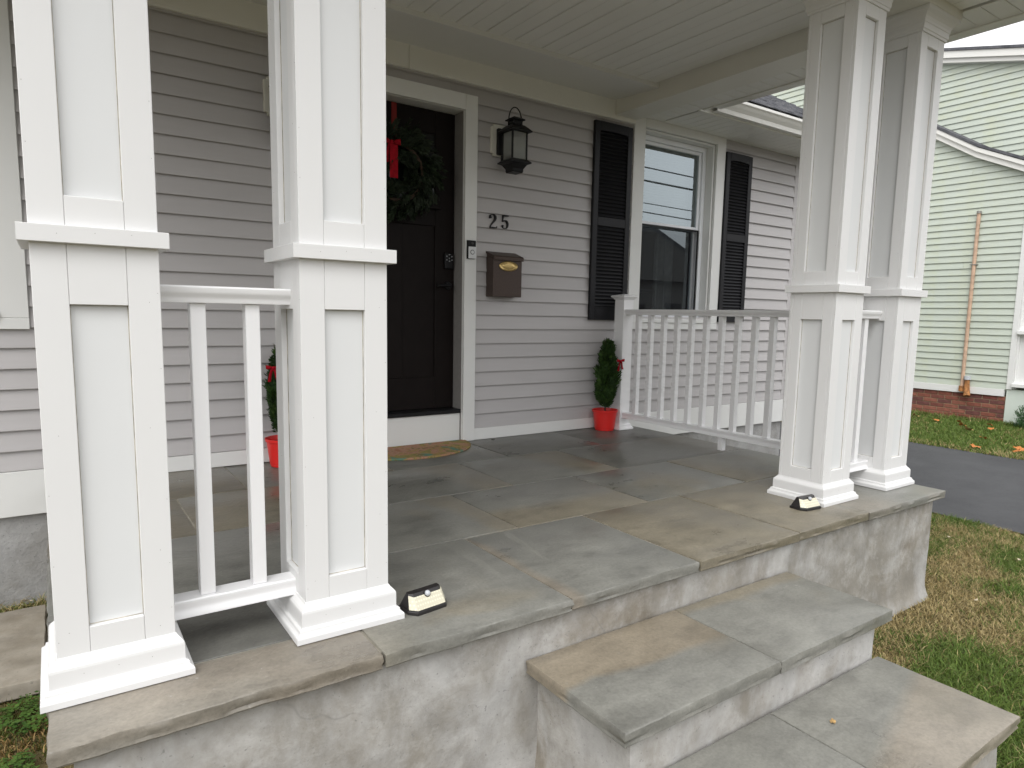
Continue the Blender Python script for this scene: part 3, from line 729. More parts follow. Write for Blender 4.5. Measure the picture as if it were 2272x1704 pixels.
for k in range(27): obj('soffit_plank', spl, M_CEIL, proof, (0, -.60 + k*PW, 2.515))
box('soffit_trim', -.36, .159, -.60+27*PW+.0005, YW-.0005, 2.512, 2.5225, M_CEIL, proof, 0)
box('soffit_trim', .1145, .159, BY1+.001, 2.19, 2.512, 2.5225, M_CEIL, proof, 0)
box('fascia', -.382, -.3605, -.473, 1.80, 2.503, 2.64, M_GUT, proof, .002)
box('soffit_trim', 4.1365, 4.4495, -.60+27*PW+.0005, YW-.0005, 2.512, 2.5225, M_CEIL, proof, 0)
box('fascia', SX, SX+.022, -.473, 1.80, 2.503, 2.64, M_GUT, proof, .002)
box('fascia', -.382, SX+.022, -.496, -.4735, 2.503, 2.64, M_GUT, proof, .002)
prism('gutter', [(SX+.0225+(a-SX-.0225)*1.32, b*1.15+2.505) for a, b in gutter_prof(1, SX+.0225)], 1, -.60, 1.70, M_GUT, proof)
prism('gutter', [(a, b+2.505) for a, b in gutter_prof(-1, -.4965)], 0, -.42, 4.53, M_GUT, proof)
prism('roof_deck', [(-.56, 2.645), (2.6, 3.32), (2.6, 3.28), (-.50, 2.6)], 0, -.42, SX+.06, M_SHING, proof)
prism('roof_side', [(-.45, 2.60), (1.9, 3.13), (1.9, 2.60)], 0, SX-.03, SX-.005, M_TRIM, proof)
prism('roof_side', [(-.45, 2.60), (1.9, 3.13), (1.9, 2.60)], 0, -.35, -.32, M_TRIM, proof)

# ------------------------------------------------------------------ columns
BASE = [(.036, .0015), (.036, .016), (.0345, .020), (.030, .0235), (.0265, .028), (.0255, .034), (.0235, .036), (.0185, .0375), (.0175, .040), (.0175, .077), (.0165, .083), (.0125, .089), (.008, .094), (.004, .0985), (.0015, .104), (.0006, .104)]
CAP = [(.0006, 2.362), (.007, 2.362), (.007, 2.374), (.011, 2.377), (.0125, 2.385), (.0135, 2.402), (.016, 2.405), (.0175, 2.416), (.023, 2.428), (.033, 2.440), (.043, 2.447), (.0475, 2.450), (.049, 2.455), (.049, 2.467)]
T = .016
def column():
    c = empty('porch_column'); W = CW
    box('panel', T, W-T, T, W-T, .002, 2.466, M_PANEL, c, 0)
    s = .066
    def bd(nm, f, a, b, z0, z1):
        t0 = .0
        if f == 'f': box(nm, a, b, t0, T-.0005, z0, z1, M_WHITE, c, .0012)
        if f == 'b': box(nm, a, b, W-T+.0005, W, z0, z1, M_WHITE, c, .0012)
        if f == 'l': box(nm, t0, T-.0005, a, b, z0, z1, M_WHITE, c, .0012)
        if f == 'r': box(nm, W-T+.0005, W, a, b, z0, z1, M_WHITE, c, .0012)
    for f in 'fblr':
        e = 0 if f in 'fb' else T+.0002
        for z0, z1 in ((.05, 1.0605), (1.061, 2.42)):
            bd('stile', f, e, s, z0, z1); bd('stile', f, W-s, W-e, z0, z1)
        for z0, z1 in ((.05, .165), (.911, 1.0605), (1.061, 1.145), (2.306, 2.42)):
            bd('rail', f, s+.0005, W-s-.0005, z0, z1)
    square_sweep('belt', 0, W, 0, W, [(.0005, 1.0425), (.0195, 1.0425), (.0205, 1.0435), (.0205, 1.0785), (.0195, 1.0795), (.0005, 1.0795)], M_WHITE, c)
    square_sweep('base_molding', 0, W, 0, W, BASE, M_WHITE, c)
    square_sweep('capital', 0, W, 0, W, CAP, M_WHITE, c)
    bm = bmesh.new(); rr = random.Random(3)
    def nail(p, ax):
        m = Matrix.Translation(p) @ (Matrix.Rotation(math.pi/2, 4, 'X') if ax == 'y' else Matrix.Rotation(math.pi/2, 4, 'Y'))
        bmesh.ops.create_cone(bm, segments=8, radius1=.0008, radius2=.0008, depth=.0008, cap_ends=True, matrix=m)
    for z in [.13+.155*k for k in range(15)]:
        for x in (.022+rr.random()*.02, W-.022-rr.random()*.02, .006, W-.006):
            if rr.random() < .6 and not 1.03 < z < 1.09: nail((x, -.0002, z + rr.random()*.05), 'y')
            if rr.random() < .4 and not 1.03 < z < 1.09: nail((-.0002, x, z + rr.random()*.05), 'x')
    for x in (.05, .12, .19): nail((x, -.0207, 1.061+rr.random()*.008), 'y'); nail((x, -.0178, .055+rr.random()*.01), 'y'); nail((x+.02, -.031, .0225), 'y')
    nl = obj('nail_heads', bm, M_NAIL, c); nl['kind'] = 'stuff'
    bm = bmesh.new(); q = .0014
    for z0, z1 in ((.165, .911), (1.145, 2.306)):
        for a in (s, W-s-q): bm_box(bm, a, a+q, T-.0012, T+.001, z0, z1); bm_box(bm, T-.0012, T+.001, a, a+q, z0, z1)
        for z in (z0, z1-q): bm_box(bm, s+.002, W-s-.002, T-.0012, T+.001, z, z+q); bm_box(bm, T-.0012, T+.001, s+.002, W-s-.002, z, z+q)
    obj('caulk_lines', bm, M_CAULK, c)['kind'] = 'stuff'
    return c
def copy_tree(o, parent=None):
    c = o.copy(); COL.objects.link(c); c.parent = parent
    for ch in list(o.children): copy_tree(ch, c)
    return c
col0 = column()
COL_LAB = ['white paneled square column at the end of the porch nearest the house side window, joined by short railing',
           'white paneled square column beside the steps with a solar light at its foot, door behind it',
           'white paneled square column with solar light at its left foot, lawn side of the steps',
           'white paneled square corner column where the long side railing ends, next to the driveway lawn']
GRPC = 'square porch columns along the front edge'
cols = [col0] + [copy_tree(col0) for _ in range(3)]
for c, x, l in zip(cols, CX, COL_LAB): c.location = (x, YC, 0); tag(c, l, 'column', GRPC)
cols[0]['label'] = 'white paneled square column at the porch end away from the driveway'
cols[1]['label'] = 'white paneled square column between short railing and steps, hiding half the door'
cols[2]['label'] = 'white paneled square column beside the steps, in front of the long side railing'
cols[3]['label'] = 'white paneled corner column nearest the driveway, outer one of its pair'

# ------------------------------------------------------------------ railings
RT = [(-.030, .922), (.030, .922), (.0315, .926), (.0315, .931), (.034, .938), (.039, .944), (.0415, .950), (.0425, .960), (.039, .9645), (-.039, .9645), (-.0425, .960), (-.0415, .950), (-.039, .944), (-.034, .938), (-.0315, .931), (-.0315, .926)]
RB = [(-.034, .096), (.034, .096), (.034, .104), (.029, .112), (.028, .122), (.032, .132), (.032, .140), (.029, .143), (-.029, .143), (-.032, .140), (-.032, .132), (-.028, .122), (-.029, .112), (-.034, .104)]
BAL = bpy.data.meshes.new('baluster'); bm = bmesh.new(); bm_box(bm, -.0185, .0185, -.0185, .0185, .1435, .9215, .0015); bm.to_mesh(BAL); bm.free()
def railing(along, c, a, b, bals, label):
    r = empty('porch_railing'); tag(r, label, 'railing', 'white porch railings')
    ax = 0 if along == 'x' else 1
    smooth(prism('top_rail', [(c+u, v) for u, v in RT], ax, a, b, M_RAIL, r), 40)
    smooth(prism('bottom_rail', [(c+u, v) for u, v in RB], ax, a, b, M_RAIL, r), 40)
    for p in bals: obj('baluster', BAL, M_RAIL, r, (p, c, 0) if ax == 0 else (c, p, 0))
    return r
yr = YC + CW/2
railing('x', yr, CX[0]+CW-.001, CX[1]+.001, [.511, .645], 'short white two-baluster railing in front of the grey siding')
railing('x', yr, CX[2]+CW-.001, CX[3]+.001, [3.640, 3.776], 'short white railing between the corner column pair by the driveway')
xr = 3.972
rl = railing('y', xr, YC+CW-.001, 2.052, [1.935-.1325*k for k in range(13)], 'long white railing from window post to corner column')
p_ = .052
box('newel_post', xr-p_, xr+p_, 2.0525, 2.0525+2*p_, .03, 1.055, M_RAIL, rl, .002)
square_sweep('post_base', xr-p_, xr+p_, 2.0525, 2.0525+2*p_, [(.026, .0015), (.026, .014), (.020, .022), (.014, .027), (.012, .040), (.006, .047), (.001, .05)], M_RAIL, rl)
square_sweep('post_cap', xr-p_, xr+p_, 2.0525, 2.0525+2*p_, [(.001, 1.040), (.006, 1.042), (.010, 1.050), (.018, 1.058), (.024, 1.062), (.024, 1.069), (.016, 1.073), (-.02, 1.080), (-.048, 1.086)], M_RAIL, rl)
box('support_block', xr-.019, xr+.019, 1.07, 1.108, .0015, .0955, M_RAIL, rl, .0015)

# ------------------------------------------------------------------ shutters
def shutter(x0, x1, z0, z1, label):
    s = empty('window_shutter', (x0, YW-.016, z0)); tag(s, label, 'shutter', 'black louvered shutters beside the window')
    W, H = x1-x0, z1-z0; e = .052; y0 = -.028
    def B(n, a, b, c, d, f, g_, bev=.003): return box(n, a, b, c, d, f, g_, M_SHUT, s, bev)
    B('shutter_stile', 0, e, y0, 0, 0, H); B('shutter_stile', W-e, W, y0, 0, 0, H)
    zm0, zm1 = 1.612-z0, 1.682-z0
    B('shutter_rail', e+.0004, W-e-.0004, y0, 0, 0, .105); B('shutter_rail', e+.0004, W-e-.0004, y0, 0, zm0, zm1)
    # arched top rail
    n = 14; pts = [(e+.0004, H)] + [(e+.0004 + (W-2*e-.0008)*k/n, H-.072+.008*math.sin(math.pi*k/n)) for k in range(n+1)] + [(W-e-.0004, H)]
    prism('shutter_rail', pts, 1, y0, 0, M_SHUT, s)
    box('backing', e, W-e, -.0065, -.001, .05, H-.03, M_SHUT, s, 0)
    bm = bmesh.new(); bm_prism(bm, [(-.0070, .021), (-.0105, .0235), (-.0255, .003), (-.0225, 0)], 0, e+.0006, W-e-.0006)
    sm_ = bpy.data.meshes.new('louver'); bm.to_mesh(sm_); bm.free()
    for za, zb in ((.107, zm0-.002), (zm1+.002, H-.058)):
        n = int(round((zb-za)/.0282)); d = (zb-za)/n
        for k in range(n): obj('louver', sm_, M_SHUT, s, (0, 0, za+k*d))
    return s
shutter(3.706, 4.103, .878, 2.400, 'black louvered shutter between mailbox wall and window')
shutter(5.272, 5.640, .875, 2.397, 'black louvered shutter on the far side of the window')

# ------------------------------------------------------------------ lanterns
def lantern(x, label):
    L = empty('wall_lantern', (x, YW-.012, 2.0)); tag(L, label, 'lantern', 'black wall lanterns beside the door')
    # mount plate with notched corners
    hw, h0, h1, q = .098, .0, .212, .018
    pl = [(-hw+q, h0), (hw-q, h0), (hw-q, h0+q), (hw, h0+q), (hw, h1-q), (hw-q, h1-q), (hw-q, h1), (-hw+q, h1), (-hw+q, h1-q), (-hw, h1-q), (-hw, h0+q), (-hw+q, h0+q)]
    bm = bmesh.new(); bm_prism(bm, pl, 1, -.026, 0); bmesh.ops.bevel(bm, geom=list(bm.edges), offset=.003, segments=1, affect='EDGES'); obj('mount_plate', bm, M_PLATE, L)
    box('back_box', -.062, .062, -.052, -.0265, .006, .182, M_BLACK, L, .004)
    yc = -.165; s = .058; zb, zt = -.056, .132
    box('arm', -.042, .042, -.135, -.0525, -.060, .0, M_BLACK, L, .003)
    def sq(rings): return bm_rings(bmesh.new(), [[(-r, yc-r, z), (r, yc-r, z), (r, yc+r, z), (-r, yc+r, z)] for r, z in rings])
    obj('base_plate', sq([(.064, zb-.022), (.085, zb-.013), (.085, zb-.006), (.062, zb+.012), (.055, zb+.014)]), M_BLACK, L)
    obj('bottom_block', sq([(.040, zb-.074), (.044, zb-.066), (.044, zb-.050), (.062, zb-.0225)]), M_BLACK, L)
    for ax, ay in ((-1,-1),(1,-1),(-1,1),(1,1)):
        box('corner_post', ax*s-.0055, ax*s+.0055, yc+ay*s-.0055, yc+ay*s+.0055, zb+.010, zt+.004, M_BLACK, L, .001)
    obj('roof', sq([(.064, zt), (.086, zt+.004), (.086, zt+.010), (.064, zt+.034), (.046, zt+.050), (.036, zt+.054), (.036, zt+.078), (.050, zt+.082), (.050, zt+.088), (.030, zt+.102), (.004, zt+.108)]), M_BLACK, L)
    for a in range(4):
        bm = bmesh.new(); bm.faces.new([bm.verts.new(v) for v in ((-s, -s, zb+.012), (s, -s, zb+.012), (s, -s, zt), (-s, -s, zt))])
        obj('pane', bm, M_LGLASS, L, (0, yc, 0), (0, 0, a*math.pi/2))
    tube('ring', [(.052*math.cos(t_), yc, zt+.085+.085*math.sin(t_)) for t_ in [math.pi*k/20 for k in range(21)]], .0042, M_BLACK, L)
    bm = bmesh.new(); bm_lathe(bm, [(.012, zb+.014), (.013, zb+.06), (.018, zb+.085), (.014, zb+.115), (.003, zb+.125)], 14, (0, yc), True); smooth(obj('bulb', bm, M_BLIND, L))
    return L
lantern(2.868, 'black wall lantern with ring top above the house number')
lantern(1.350, 'black wall lantern mostly hidden by the column, its pale plate showing')

# ------------------------------------------------------------------ mailbox, number, bell
mb = empty('mailbox', (2.752, YW-.014, 1.030)); tag(mb, 'dark bronze wall mailbox with brass oval below the house number', 'mailbox')
prism('body', [(0, 0), (-.098, 0), (-.098, .262), (0, .300)], 0, 0, .242, M_BRONZE, mb, .003)
prism('lid', [(.0, .302), (-.104, .2645), (-.108, .252), (-.112, .252), (-.113, .275), (-.104, .283), (0, .318)], 0, -.005, .247, M_BRONZE, mb, .0015)
bm = bmesh.new(); n = 40; rings = []
for sx, dy in ((.078, 0), (.078, -.004), (.073, -.007), (.066, -.005), (.060, -.003), (.05, -.003), (.044, -.006), (.030, -.007)):
    rings.append([(.124+sx*math.cos(2*math.pi*k/n), -.0985+dy, .214+sx*.45*math.sin(2*math.pi*k/n)) for k in range(n)])
bm_rings(bm, rings); bmesh.ops.recalc_face_normals(bm, faces=bm.faces); smooth(obj('oval_badge', bm, M_BRASS, mb), 30)

def stroke_digit(name, pts, label, x, z, h):
    """pts: (x, z, half width) in a unit-high cell; swept ribbon with thickness"""
    # smooth with Catmull-Rom
    P = [Vector(p) for p in pts]; C = []
    for i in range(len(P)-1):
        p0, p1, p2, p3 = P[max(i-1, 0)], P[i], P[i+1], P[min(i+2, len(P)-1)]
        for k in range(8):
            u = k/8; C.append(.5*((2*p1) + (-p0+p2)*u + (2*p0-5*p1+4*p2-p3)*u*u + (-p0+3*p1-3*p2+p3)*u**3))
    C.append(P[-1]); Lf, Rt = [], []
    for i, c in enumerate(C):
        d = C[min(i+1, len(C)-1)] - C[max(i-1, 0)]; nrm = Vector((-d.y, d.x)).normalized()
        k_ = c.z*.80; Lf.append((c.x+nrm.x*k_, c.y+nrm.y*k_)); Rt.append((c.x-nrm.x*k_, c.y-nrm.y*k_))
    return Lf, Rt
def digit(name, strokes, dots, x, z, h, label):
    bm = bmesh.new(); y0, y1 = YW-.030, YW-.012
    for st_ in strokes:
        Lf, Rt = stroke_digit(name, st_, '', x, z, h)
        f = lambda p, y: (x+p[0]*h, y, z+p[1]*h)
        for (l0, l1, r0, r1) in zip(Lf, Lf[1:], Rt, Rt[1:]):
            a = [bm.verts.new(f(p, y0)) for p in (l0, l1, r1, r0)]; b = [bm.verts.new(f(p, y1)) for p in (l0, l1, r1, r0)]
            bm.faces.new(a); bm.faces.new((a[0], a[1], b[1], b[0])); bm.faces.new((a[3], a[2], b[2], b[3]))
        for l_, r_ in ((Lf[0], Rt[0]), (Lf[-1], Rt[-1])):
            bm.faces.new([bm.verts.new(v) for v in (f(l_, y0), f(r_, y0), f(r_, y1), f(l_, y1))])
    for dx, dz, r in dots:
        bmesh.ops.create_cone(bm, segments=16, radius1=r*h, radius2=r*h, depth=y1-y0-.0006, cap_ends=True, matrix=Matrix.Translation((x+dx*h, (y0+y1)/2, z+dz*h)) @ Matrix.Rotation(math.pi/2, 4, 'X'))
    bmesh.ops.recalc_face_normals(bm, faces=bm.faces)
    o = obj('house_number', bm, M_BLACK); tag(o, label, 'house number', 'black metal house number digits'); return o
digit('2', [[(.07, .76, .055), (.10, .90, .035), (.26, .985, .022), (.45, .93, .05), (.53, .76, .075), (.45, .56, .07), (.27, .36, .045), (.10, .16, .03), (.045, .06, .03)],
            [(.03, .045, .055), (.25, .05, .058), (.45, .045, .055), (.60, .06, .035), (.64, .17, .012)]], [(.095, .755, .082)], 2.768, 1.508, .098, 'black metal numeral two on the siding, nearer the door casing')
digit('5', [[(.14, .96, .045), (.33, .955, .05), (.56, .955, .05), (.60, .93, .02)], [(.145, .98, .022), (.135, .75, .022), (.12, .52, .022)],
            [(.12, .52, .02), (.25, .62, .028), (.44, .58, .055), (.545, .38, .075), (.49, .15, .06), (.32, .035, .035), (.14, .08, .03), (.07, .2, .05)]], [(.10, .215, .075)], 2.869, 1.510, .098, 'black metal numeral five on the siding, farther from the door casing')
bell = empty('doorbell', (2.612, YW-.030, 1.283)); tag(bell, 'black and silver video doorbell on the white door casing', 'doorbell')
prism('wedge', [(-.031, 0), (.031, 0), (.031, .126), (-.031, .126)], 1, -.008, 0, M_BLACK, bell, .002)
box('body', -.031, .031, -.026, -.0085, .001, .125, M_BLACK, bell, .004, 2)
box('faceplate', -.0305, .0305, -.0285, -.0262, .002, .082, M_SILVER, bell, .001)
bm = bmesh.new(); bm_lathe(bm, [(.016, 0), (.016, .001), (.0125, .0015), (.0125, .0005)], 28, ct=True)
o = obj('button_ring', bm, M_BLACK, bell, (0, -.0286, .045), (math.pi/2, 0, 0))
bm = bmesh.new(); bm_lathe(bm, [(.0122, 0), (.0122, .0022), (.010, .0030)], 28, ct=True); obj('button', bm, M_SILVER, bell, (0, -.0286, .045), (math.pi/2, 0, 0))
bm = bmesh.new(); bm_lathe(bm, [(.010, 0), (.009, .003), (.004, .005)], 20, ct=True); obj('camera_lens', bm, M_LAMPBLK, bell, (0, -.026, .104), (math.pi/2, 0, 0))

# ------------------------------------------------------------------ foliage builders
def sprays(pts, dirs, n_leaf, size, spread, cols, rng, flat=.6):
    """feathery sprays: at every point a fan of small narrow leaves around a direction"""
    V = []; Cc = []; n = len(pts)
    for i in range(n):
        p, d = pts[i], dirs[i]/np.linalg.norm(dirs[i])
        a = np.cross(d, rng.normal(size=3)); a /= np.linalg.norm(a); b = np.cross(d, a)
        base = cols[rng.integers(len(cols))]*(.75+.5*rng.random())
        for k in range(n_leaf):
            t = k/n_leaf; s = 1 if k % 2 else -1
            o = p + d*size*t*1.2
            dd = d*(.75) + a*s*spread*(1-.4*t) + b*rng.normal()*.18
            dd /= np.linalg.norm(dd); L = size*(.55+.35*rng.random())*(1-.35*t)
            wv = np.cross(dd, b + .4*rng.normal(size=3)); wv /= np.linalg.norm(wv)
            wd = size*.085*(.8+.5*rng.random())
            V += [o, o+dd*L*.5+wv*wd, o+dd*L, o+dd*L*.5-wv*wd]; cc = base*(.85+.3*rng.random()); Cc += [cc]*4
    V = np.array(V); F_ = np.arange(len(V)); return V, F_, np.array(Cc)
def bow(name, parent, c, s, ydir=-1, mat=None):
    bm = bmesh.new(); mat = mat or M_BOW
    for sg in (-1, 1):                                    # two loops
        prof = [(0, 0, .2), (.5, .42, .5), (.95, .38, .62), (1.1, .05, .62), (.92, -.28, .55), (.45, -.22, .4), (0, 0, .2)]
        rings = []
        for k, (u, v, wd) in enumerate(prof):
            rings.append([(c[0]+sg*u*s, c[1]+ydir*(.25*s)+v*.5*s*ydir, c[2]+.12*s*u+wd*s*.5), (c[0]+sg*u*s, c[1]+ydir*(.25*s)+v*.5*s*ydir, c[2]+.12*s*u-wd*s*.5)])
        for a, b in zip(rings, rings[1:]):
            bm.faces.new([bm.verts.new(v) for v in (a[0], b[0], b[1], a[1])])
    bmesh.ops.create_uvsphere(bm, u_segments=10, v_segments=8, radius=.24*s, matrix=Matrix.Translation((c[0], c[1]+ydir*.35*s, c[2])))
    for sg, ln in ((-1, 2.2), (1, 1.9)):                    # tails
        pr = [(sg*.1, 0), (sg*.35, -.7), (sg*.5, -1.4), (sg*.62, -ln)]
        q = [[(c[0]+(u-.22)*s, c[1]+ydir*(.28+.1*math.sin(k*2))*s, c[2]+v*s), (c[0]+(u+.22)*s, c[1]+ydir*(.28+.1*math.cos(k*2))*s, c[2]+v*s)] for k, (u, v) in enumerate(pr)]
        for a, b in zip(q, q[1:]): bm.faces.new([bm.verts.new(v) for v in (a[0], a[1], b[1], b[0])])
    bmesh.ops.remove_doubles(bm, verts=bm.verts, dist=1e-5)
    o = obj(name, bm, mat, parent); md = o.modifiers.new('s', 'SOLIDIFY'); md.thickness = .002; return smooth(o, 60)

# wreath
wx, wy, wz = cxd, DY-.062, 1.815
wr = empty('wreath', (wx, DY, wz)); wr.location = (0, 0, 0); tag(wr, 'evergreen wreath with red bow hanging on the dark door', 'wreath')
rng = np.random.default_rng(5); n = 470
ang = rng.random(n)*2*np.pi; rad = .185+.060*rng.normal(size=n).clip(-1.4, 1.4)
pts = np.stack([wx+rad*np.cos(ang), wy+.028*rng.normal(size=n).clip(-1.6, 1.3), wz+rad*np.sin(ang)], 1)
tang = np.stack([-np.sin(ang), np.zeros(n), np.cos(ang)], 1); radv = np.stack([np.cos(ang), np.zeros(n), np.sin(ang)], 1)
dirs = -tang*.8 + radv*(.35+.6*rng.random((n, 1)))*np.sign(rad-.15)[:, None] + np.array([0, -.45, 0])*rng.random((n, 1)) + .25*rng.normal(size=(n, 3))
V, F_, Cc = sprays(pts, dirs, 16, .060, .55, [np.array(c) for c in ((.014, .025, .010), (.020, .033, .015), (.011, .020, .009), (.030, .042, .024))], rng)
V[:, 1] = np.minimum(V[:, 1], DY-.003)
fo = obj('foliage', tri_mesh('foliage', V, F_, 4, Cc), M_NEEDLE, wr); fo['kind'] = 'stuff'
tube('wreath_ring', [(wx+.18*math.cos(a), wy+.01, wz+.18*math.sin(a)) for a in [2*math.pi*k/40 for k in range(41)]], .012, M_BARK, wr)
box('hanger_ribbon', wx-.020, wx+.016, DY-.006, DY-.003, wz+.17, DZ1-.002, simple('red_hanger', (.20, .012, .008), .8), wr, 0)
bow('bow', wr, (wx-.070, wy-.035, wz+.165), .058)
tg_ = box('ribbon_tail', wx-.085, wx-.030, wy-.062, wy-.059, wz-.055, wz+.15, M_BOW, wr, 0)

# potted arborvitae
def potted(x, y, h, label, bowpos, lean=0.0, seed=1, topper=True):
    t_ = empty('potted_tree', (x, y, 0)); tag(t_, label, 'potted plant', 'small evergreens in red pots')
    bm = bmesh.new(); bm_lathe(bm, [(.070, .004), (.074, .002), (.0745, .012), (.079, .014), (.096, .150), (.103, .150), (.1045, .166), (.1005, .167), (.098, .152), (.0965, .145), (.094, .140)], 40, ct=False)
    smooth(obj('pot', bm, M_RED, t_), 40)
    bm = bmesh.new(); bm_lathe(bm, [(.0935, .138), (.06, .143), (.02, .146)], 24, ct=True, cb=False); smooth(obj('soil', bm, M_SOIL, t_))
    tube('trunk', [(0, 0, .13), (.004, .003, .25), (.0, 0, h*.7)], [.011, .009, .003], M_BARK, t_)
    rng = np.random.default_rng(seed); n = 720
    u = rng.random(n)**.85; z = .175 + (h-.235)*u
    rmax = np.interp(u, [0, .12, .3, .52, .70, .80, .90, 1], [.032, .060, .080, .084, .068, .038, .022, .010])
    a = rng.random(n)*2*np.pi; r = rmax*np.sqrt(rng.random(n))*.82
    r *= 1+.16*np.sin(3*a+z*19+seed)
    pts = np.stack([r*np.cos(a)+lean*u, r*np.sin(a), z], 1)
    out = np.stack([np.cos(a), np.sin(a), np.zeros(n)], 1)
    dirs = out*(.45*(.3+r/rmax))[:, None] + np.array([0, 0, 1.0]) + .25*rng.normal(size=(n, 3))
    V, F_, Cc = sprays(pts, dirs, 15, .044, .6, [np.array(c) for c in ((.034, .078, .014), (.025, .058, .012), (.046, .092, .018), (.020, .046, .012))], rng)
    if topper:
        for dx, dz in ((-.045, .085), (-.02, .10), (.012, .09)):
            tube('twig', [(lean*.9, 0, h-.10), (lean+dx*.5, 0, h-.10+dz*.6), (lean+dx, .004, h-.10+dz)], [.0016, .0012, .0006], M_BARK, t_, 5)
        n2 = 14; tt = np.linspace(.2, 1, n2); pp = np.stack([lean*.9 - .04*tt, 0*tt, h-.10+.085*tt], 1)
        V2, F2, C2 = sprays(pp, np.tile([-.3, 0, 1.0], (n2, 1))+.3*rng.normal(size=(n2, 3)), 5, .014, .7, [np.array((.08, .09, .04))], rng)
        V = np.vstack([V, V2]); Cc = np.vstack([Cc, C2]); F_ = np.arange(len(V))
    fo = obj('foliage', tri_mesh('foliage', V, F_, 4, Cc), M_NEEDLE, t_); fo['kind'] = 'stuff'
    bow('bow', t_, bowpos, .036)
    return t_
potted(3.815, 2.115, .735, 'evergreen in red pot beside the white railing post', (.066, -.080, .560), .012, 3)
potted(1.285, 2.105, .72, 'evergreen in red pot seen between balusters and column', (-.075, -.085, .585), .0, 8)

# door mat
bm = bmesh.new(); n = 48
arc = [(2.105+.485*math.cos(a), 2.243-.395*math.sin(a)) for a in [math.pi*k/n for k in range(n+1)]]
rings = [[(x, y, z) for x, y in [((p[0]-2.105)*s_+2.105, (p[1]-2.243)*s_+2.243) for p in arc]] for s_, z in ((1, .002), (1, .010), (.985, .014))]
bm_rings(bm, rings); bmesh.ops.recalc_face_normals(bm, faces=bm.faces)
tag(obj('doormat', bm, M_MAT), 'half-round floral coir doormat in front of the door step', 'doormat')

# solar wedge lights
def solar(x, y, rz_, label):
    s = empty('solar_light', (x, y, 0.0015), rz_); tag(s, label, 'solar light', 'wedge solar lights standing on the floor')
    # plan: front edge with chamfered corners; ridge at the top
    F0 = [(-.070, -.020), (-.052, -.046), (.052, -.046), (.070, -.020)]; Bk = [(.070, .036), (-.070, .036)]
    def foot(z, e=0): return [(px*(1+e), py*(1+e), z) for px, py in F0+Bk]
    bm = bmesh.new(); bm_rings(bm, [foot(0), foot(.003, .02), foot(.010, .02), foot(.0115)])
    obj('base_rim', bm, M_LAMPBLK, s)
    bm = bmesh.new(); top = [(-.058, .000, .056), (-.046, -.008, .056), (.046, -.008, .056), (.058, .000, .056), (.056, .012, .058), (-.056, .012, .058)]
    lo = [(px*.95, py*.95, .0118) for px, py in F0+Bk]
    bm_rings(bm, [lo, top]); obj('housing', bm, M_LAMPBLK, s)
    # LED panel: three facets just proud of the sloped front
    bm = bmesh.new()
    def lerp(a, b, f): return Vector(a).lerp(Vector(b), f)
    L0 = [lerp(lo[i], top[i], .05) for i in range(4)]; L1 = [lerp(lo[i], top[i], .80 if i in (1, 2) else .90) for i in range(4)]
    c0 = Vector((0, -.0022, .0012))
    inn = lambda p: Vector((p.x*1.025, p.y, p.z))
    va = [bm.verts.new(inn(p)+c0) for p in L0]; vb = [bm.verts.new(inn(p)+c0) for p in L1]
    for i in range(3): bm.faces.new((va[i], va[i+1], vb[i+1], vb[i]))
    obj('led_panel', bm, M_LED, s)
    bm = bmesh.new(); bmesh.ops.create_cone(bm, segments=20, radius1=.012, radius2=.0105, depth=.006, cap_ends=True)
    pos = lerp(lerp(lo[1], lo[2], .5), lerp(top[1], top[2], .5), .80) + Vector((0, -.002, .001))
    obj('sensor_bezel', bm, M_LAMPBLK, s, pos, (math.radians(49), 0, 0))
    bm = bmesh.new(); bmesh.ops.create_uvsphere(bm, u_segments=16, v_segments=10, radius=.0092)
    smooth(obj('sensor_dome', bm, M_SENSOR, s, pos + Vector((0, -.0022, .0018))))
    return s
solar(1.106, -.052, math.radians(8), 'black wedge solar light next to the column beside the short railing')
solar(3.172, -.046, math.radians(-4), 'black wedge solar light at the column in front of the long railing')

# ------------------------------------------------------------------ neighbour's house
nh = empty('neighbor_house', (12, 3, GZ)); nh.location = (0, 0, 0)
tag(nh, 'pale green clapboard house on brick foundation across the driveway', 'house')
XN, XU = 12.0, 13.0
def gboard(x, y0, y1, z, h=LAP):
    """board on a wall facing -x, running along y"""
    k = ('n', round(y1-y0, 3), round(h, 4))
    if k not in siding_mesh:
        bm = bmesh.new(); bm_prism(bm, [(.0035, .015), (-.019, 0), (-.0198, .003), (-.0035, h), (-.0012, h+.0145), (.0035, h+.0145)], 1, 0, y1-y0)
        m = bpy.data.meshes.new('siding_board'); bm.to_mesh(m); bm.free(); siding_mesh[k] = m
    obj('siding_board', siding_mesh[k], M_GREEN, nh, (x, y0, z))
NY0 = 2.185
def low_z(y):        # underside of the lower rake
    if y > 2.87: return 3.413 + (y-2.87)*(3.807-3.413)/.611
    return 3.413 + (y-2.87)*.480
def up_z(y): return 5.298 + (y-3.93)*.247
z = -.078; i = 0
while z < 5.4:
    # clip the boards by the rake: start where the rake is above the board top
    y_hi = 6.9
    zt_ = z + LAP
    if zt_ <= low_z(NY0): ya = NY0
    elif zt_ <= low_z(2.87): ya = 2.87 - (low_z(2.87)-zt_)/.480
    else: ya = 2.87 + (zt_-low_z(2.87))/(.394/.611)
    ya -= .23
    if ya < y_hi - .1:
        sp_ = 2.93 if i % 7 == 4 else 4.3
        for a, b in ((max(ya, NY0), sp_), (max(ya, NY0, sp_+.002), y_hi)):
            if b - a > .05: gboard(XN, a, b, z)
    z += LAP; i += 1
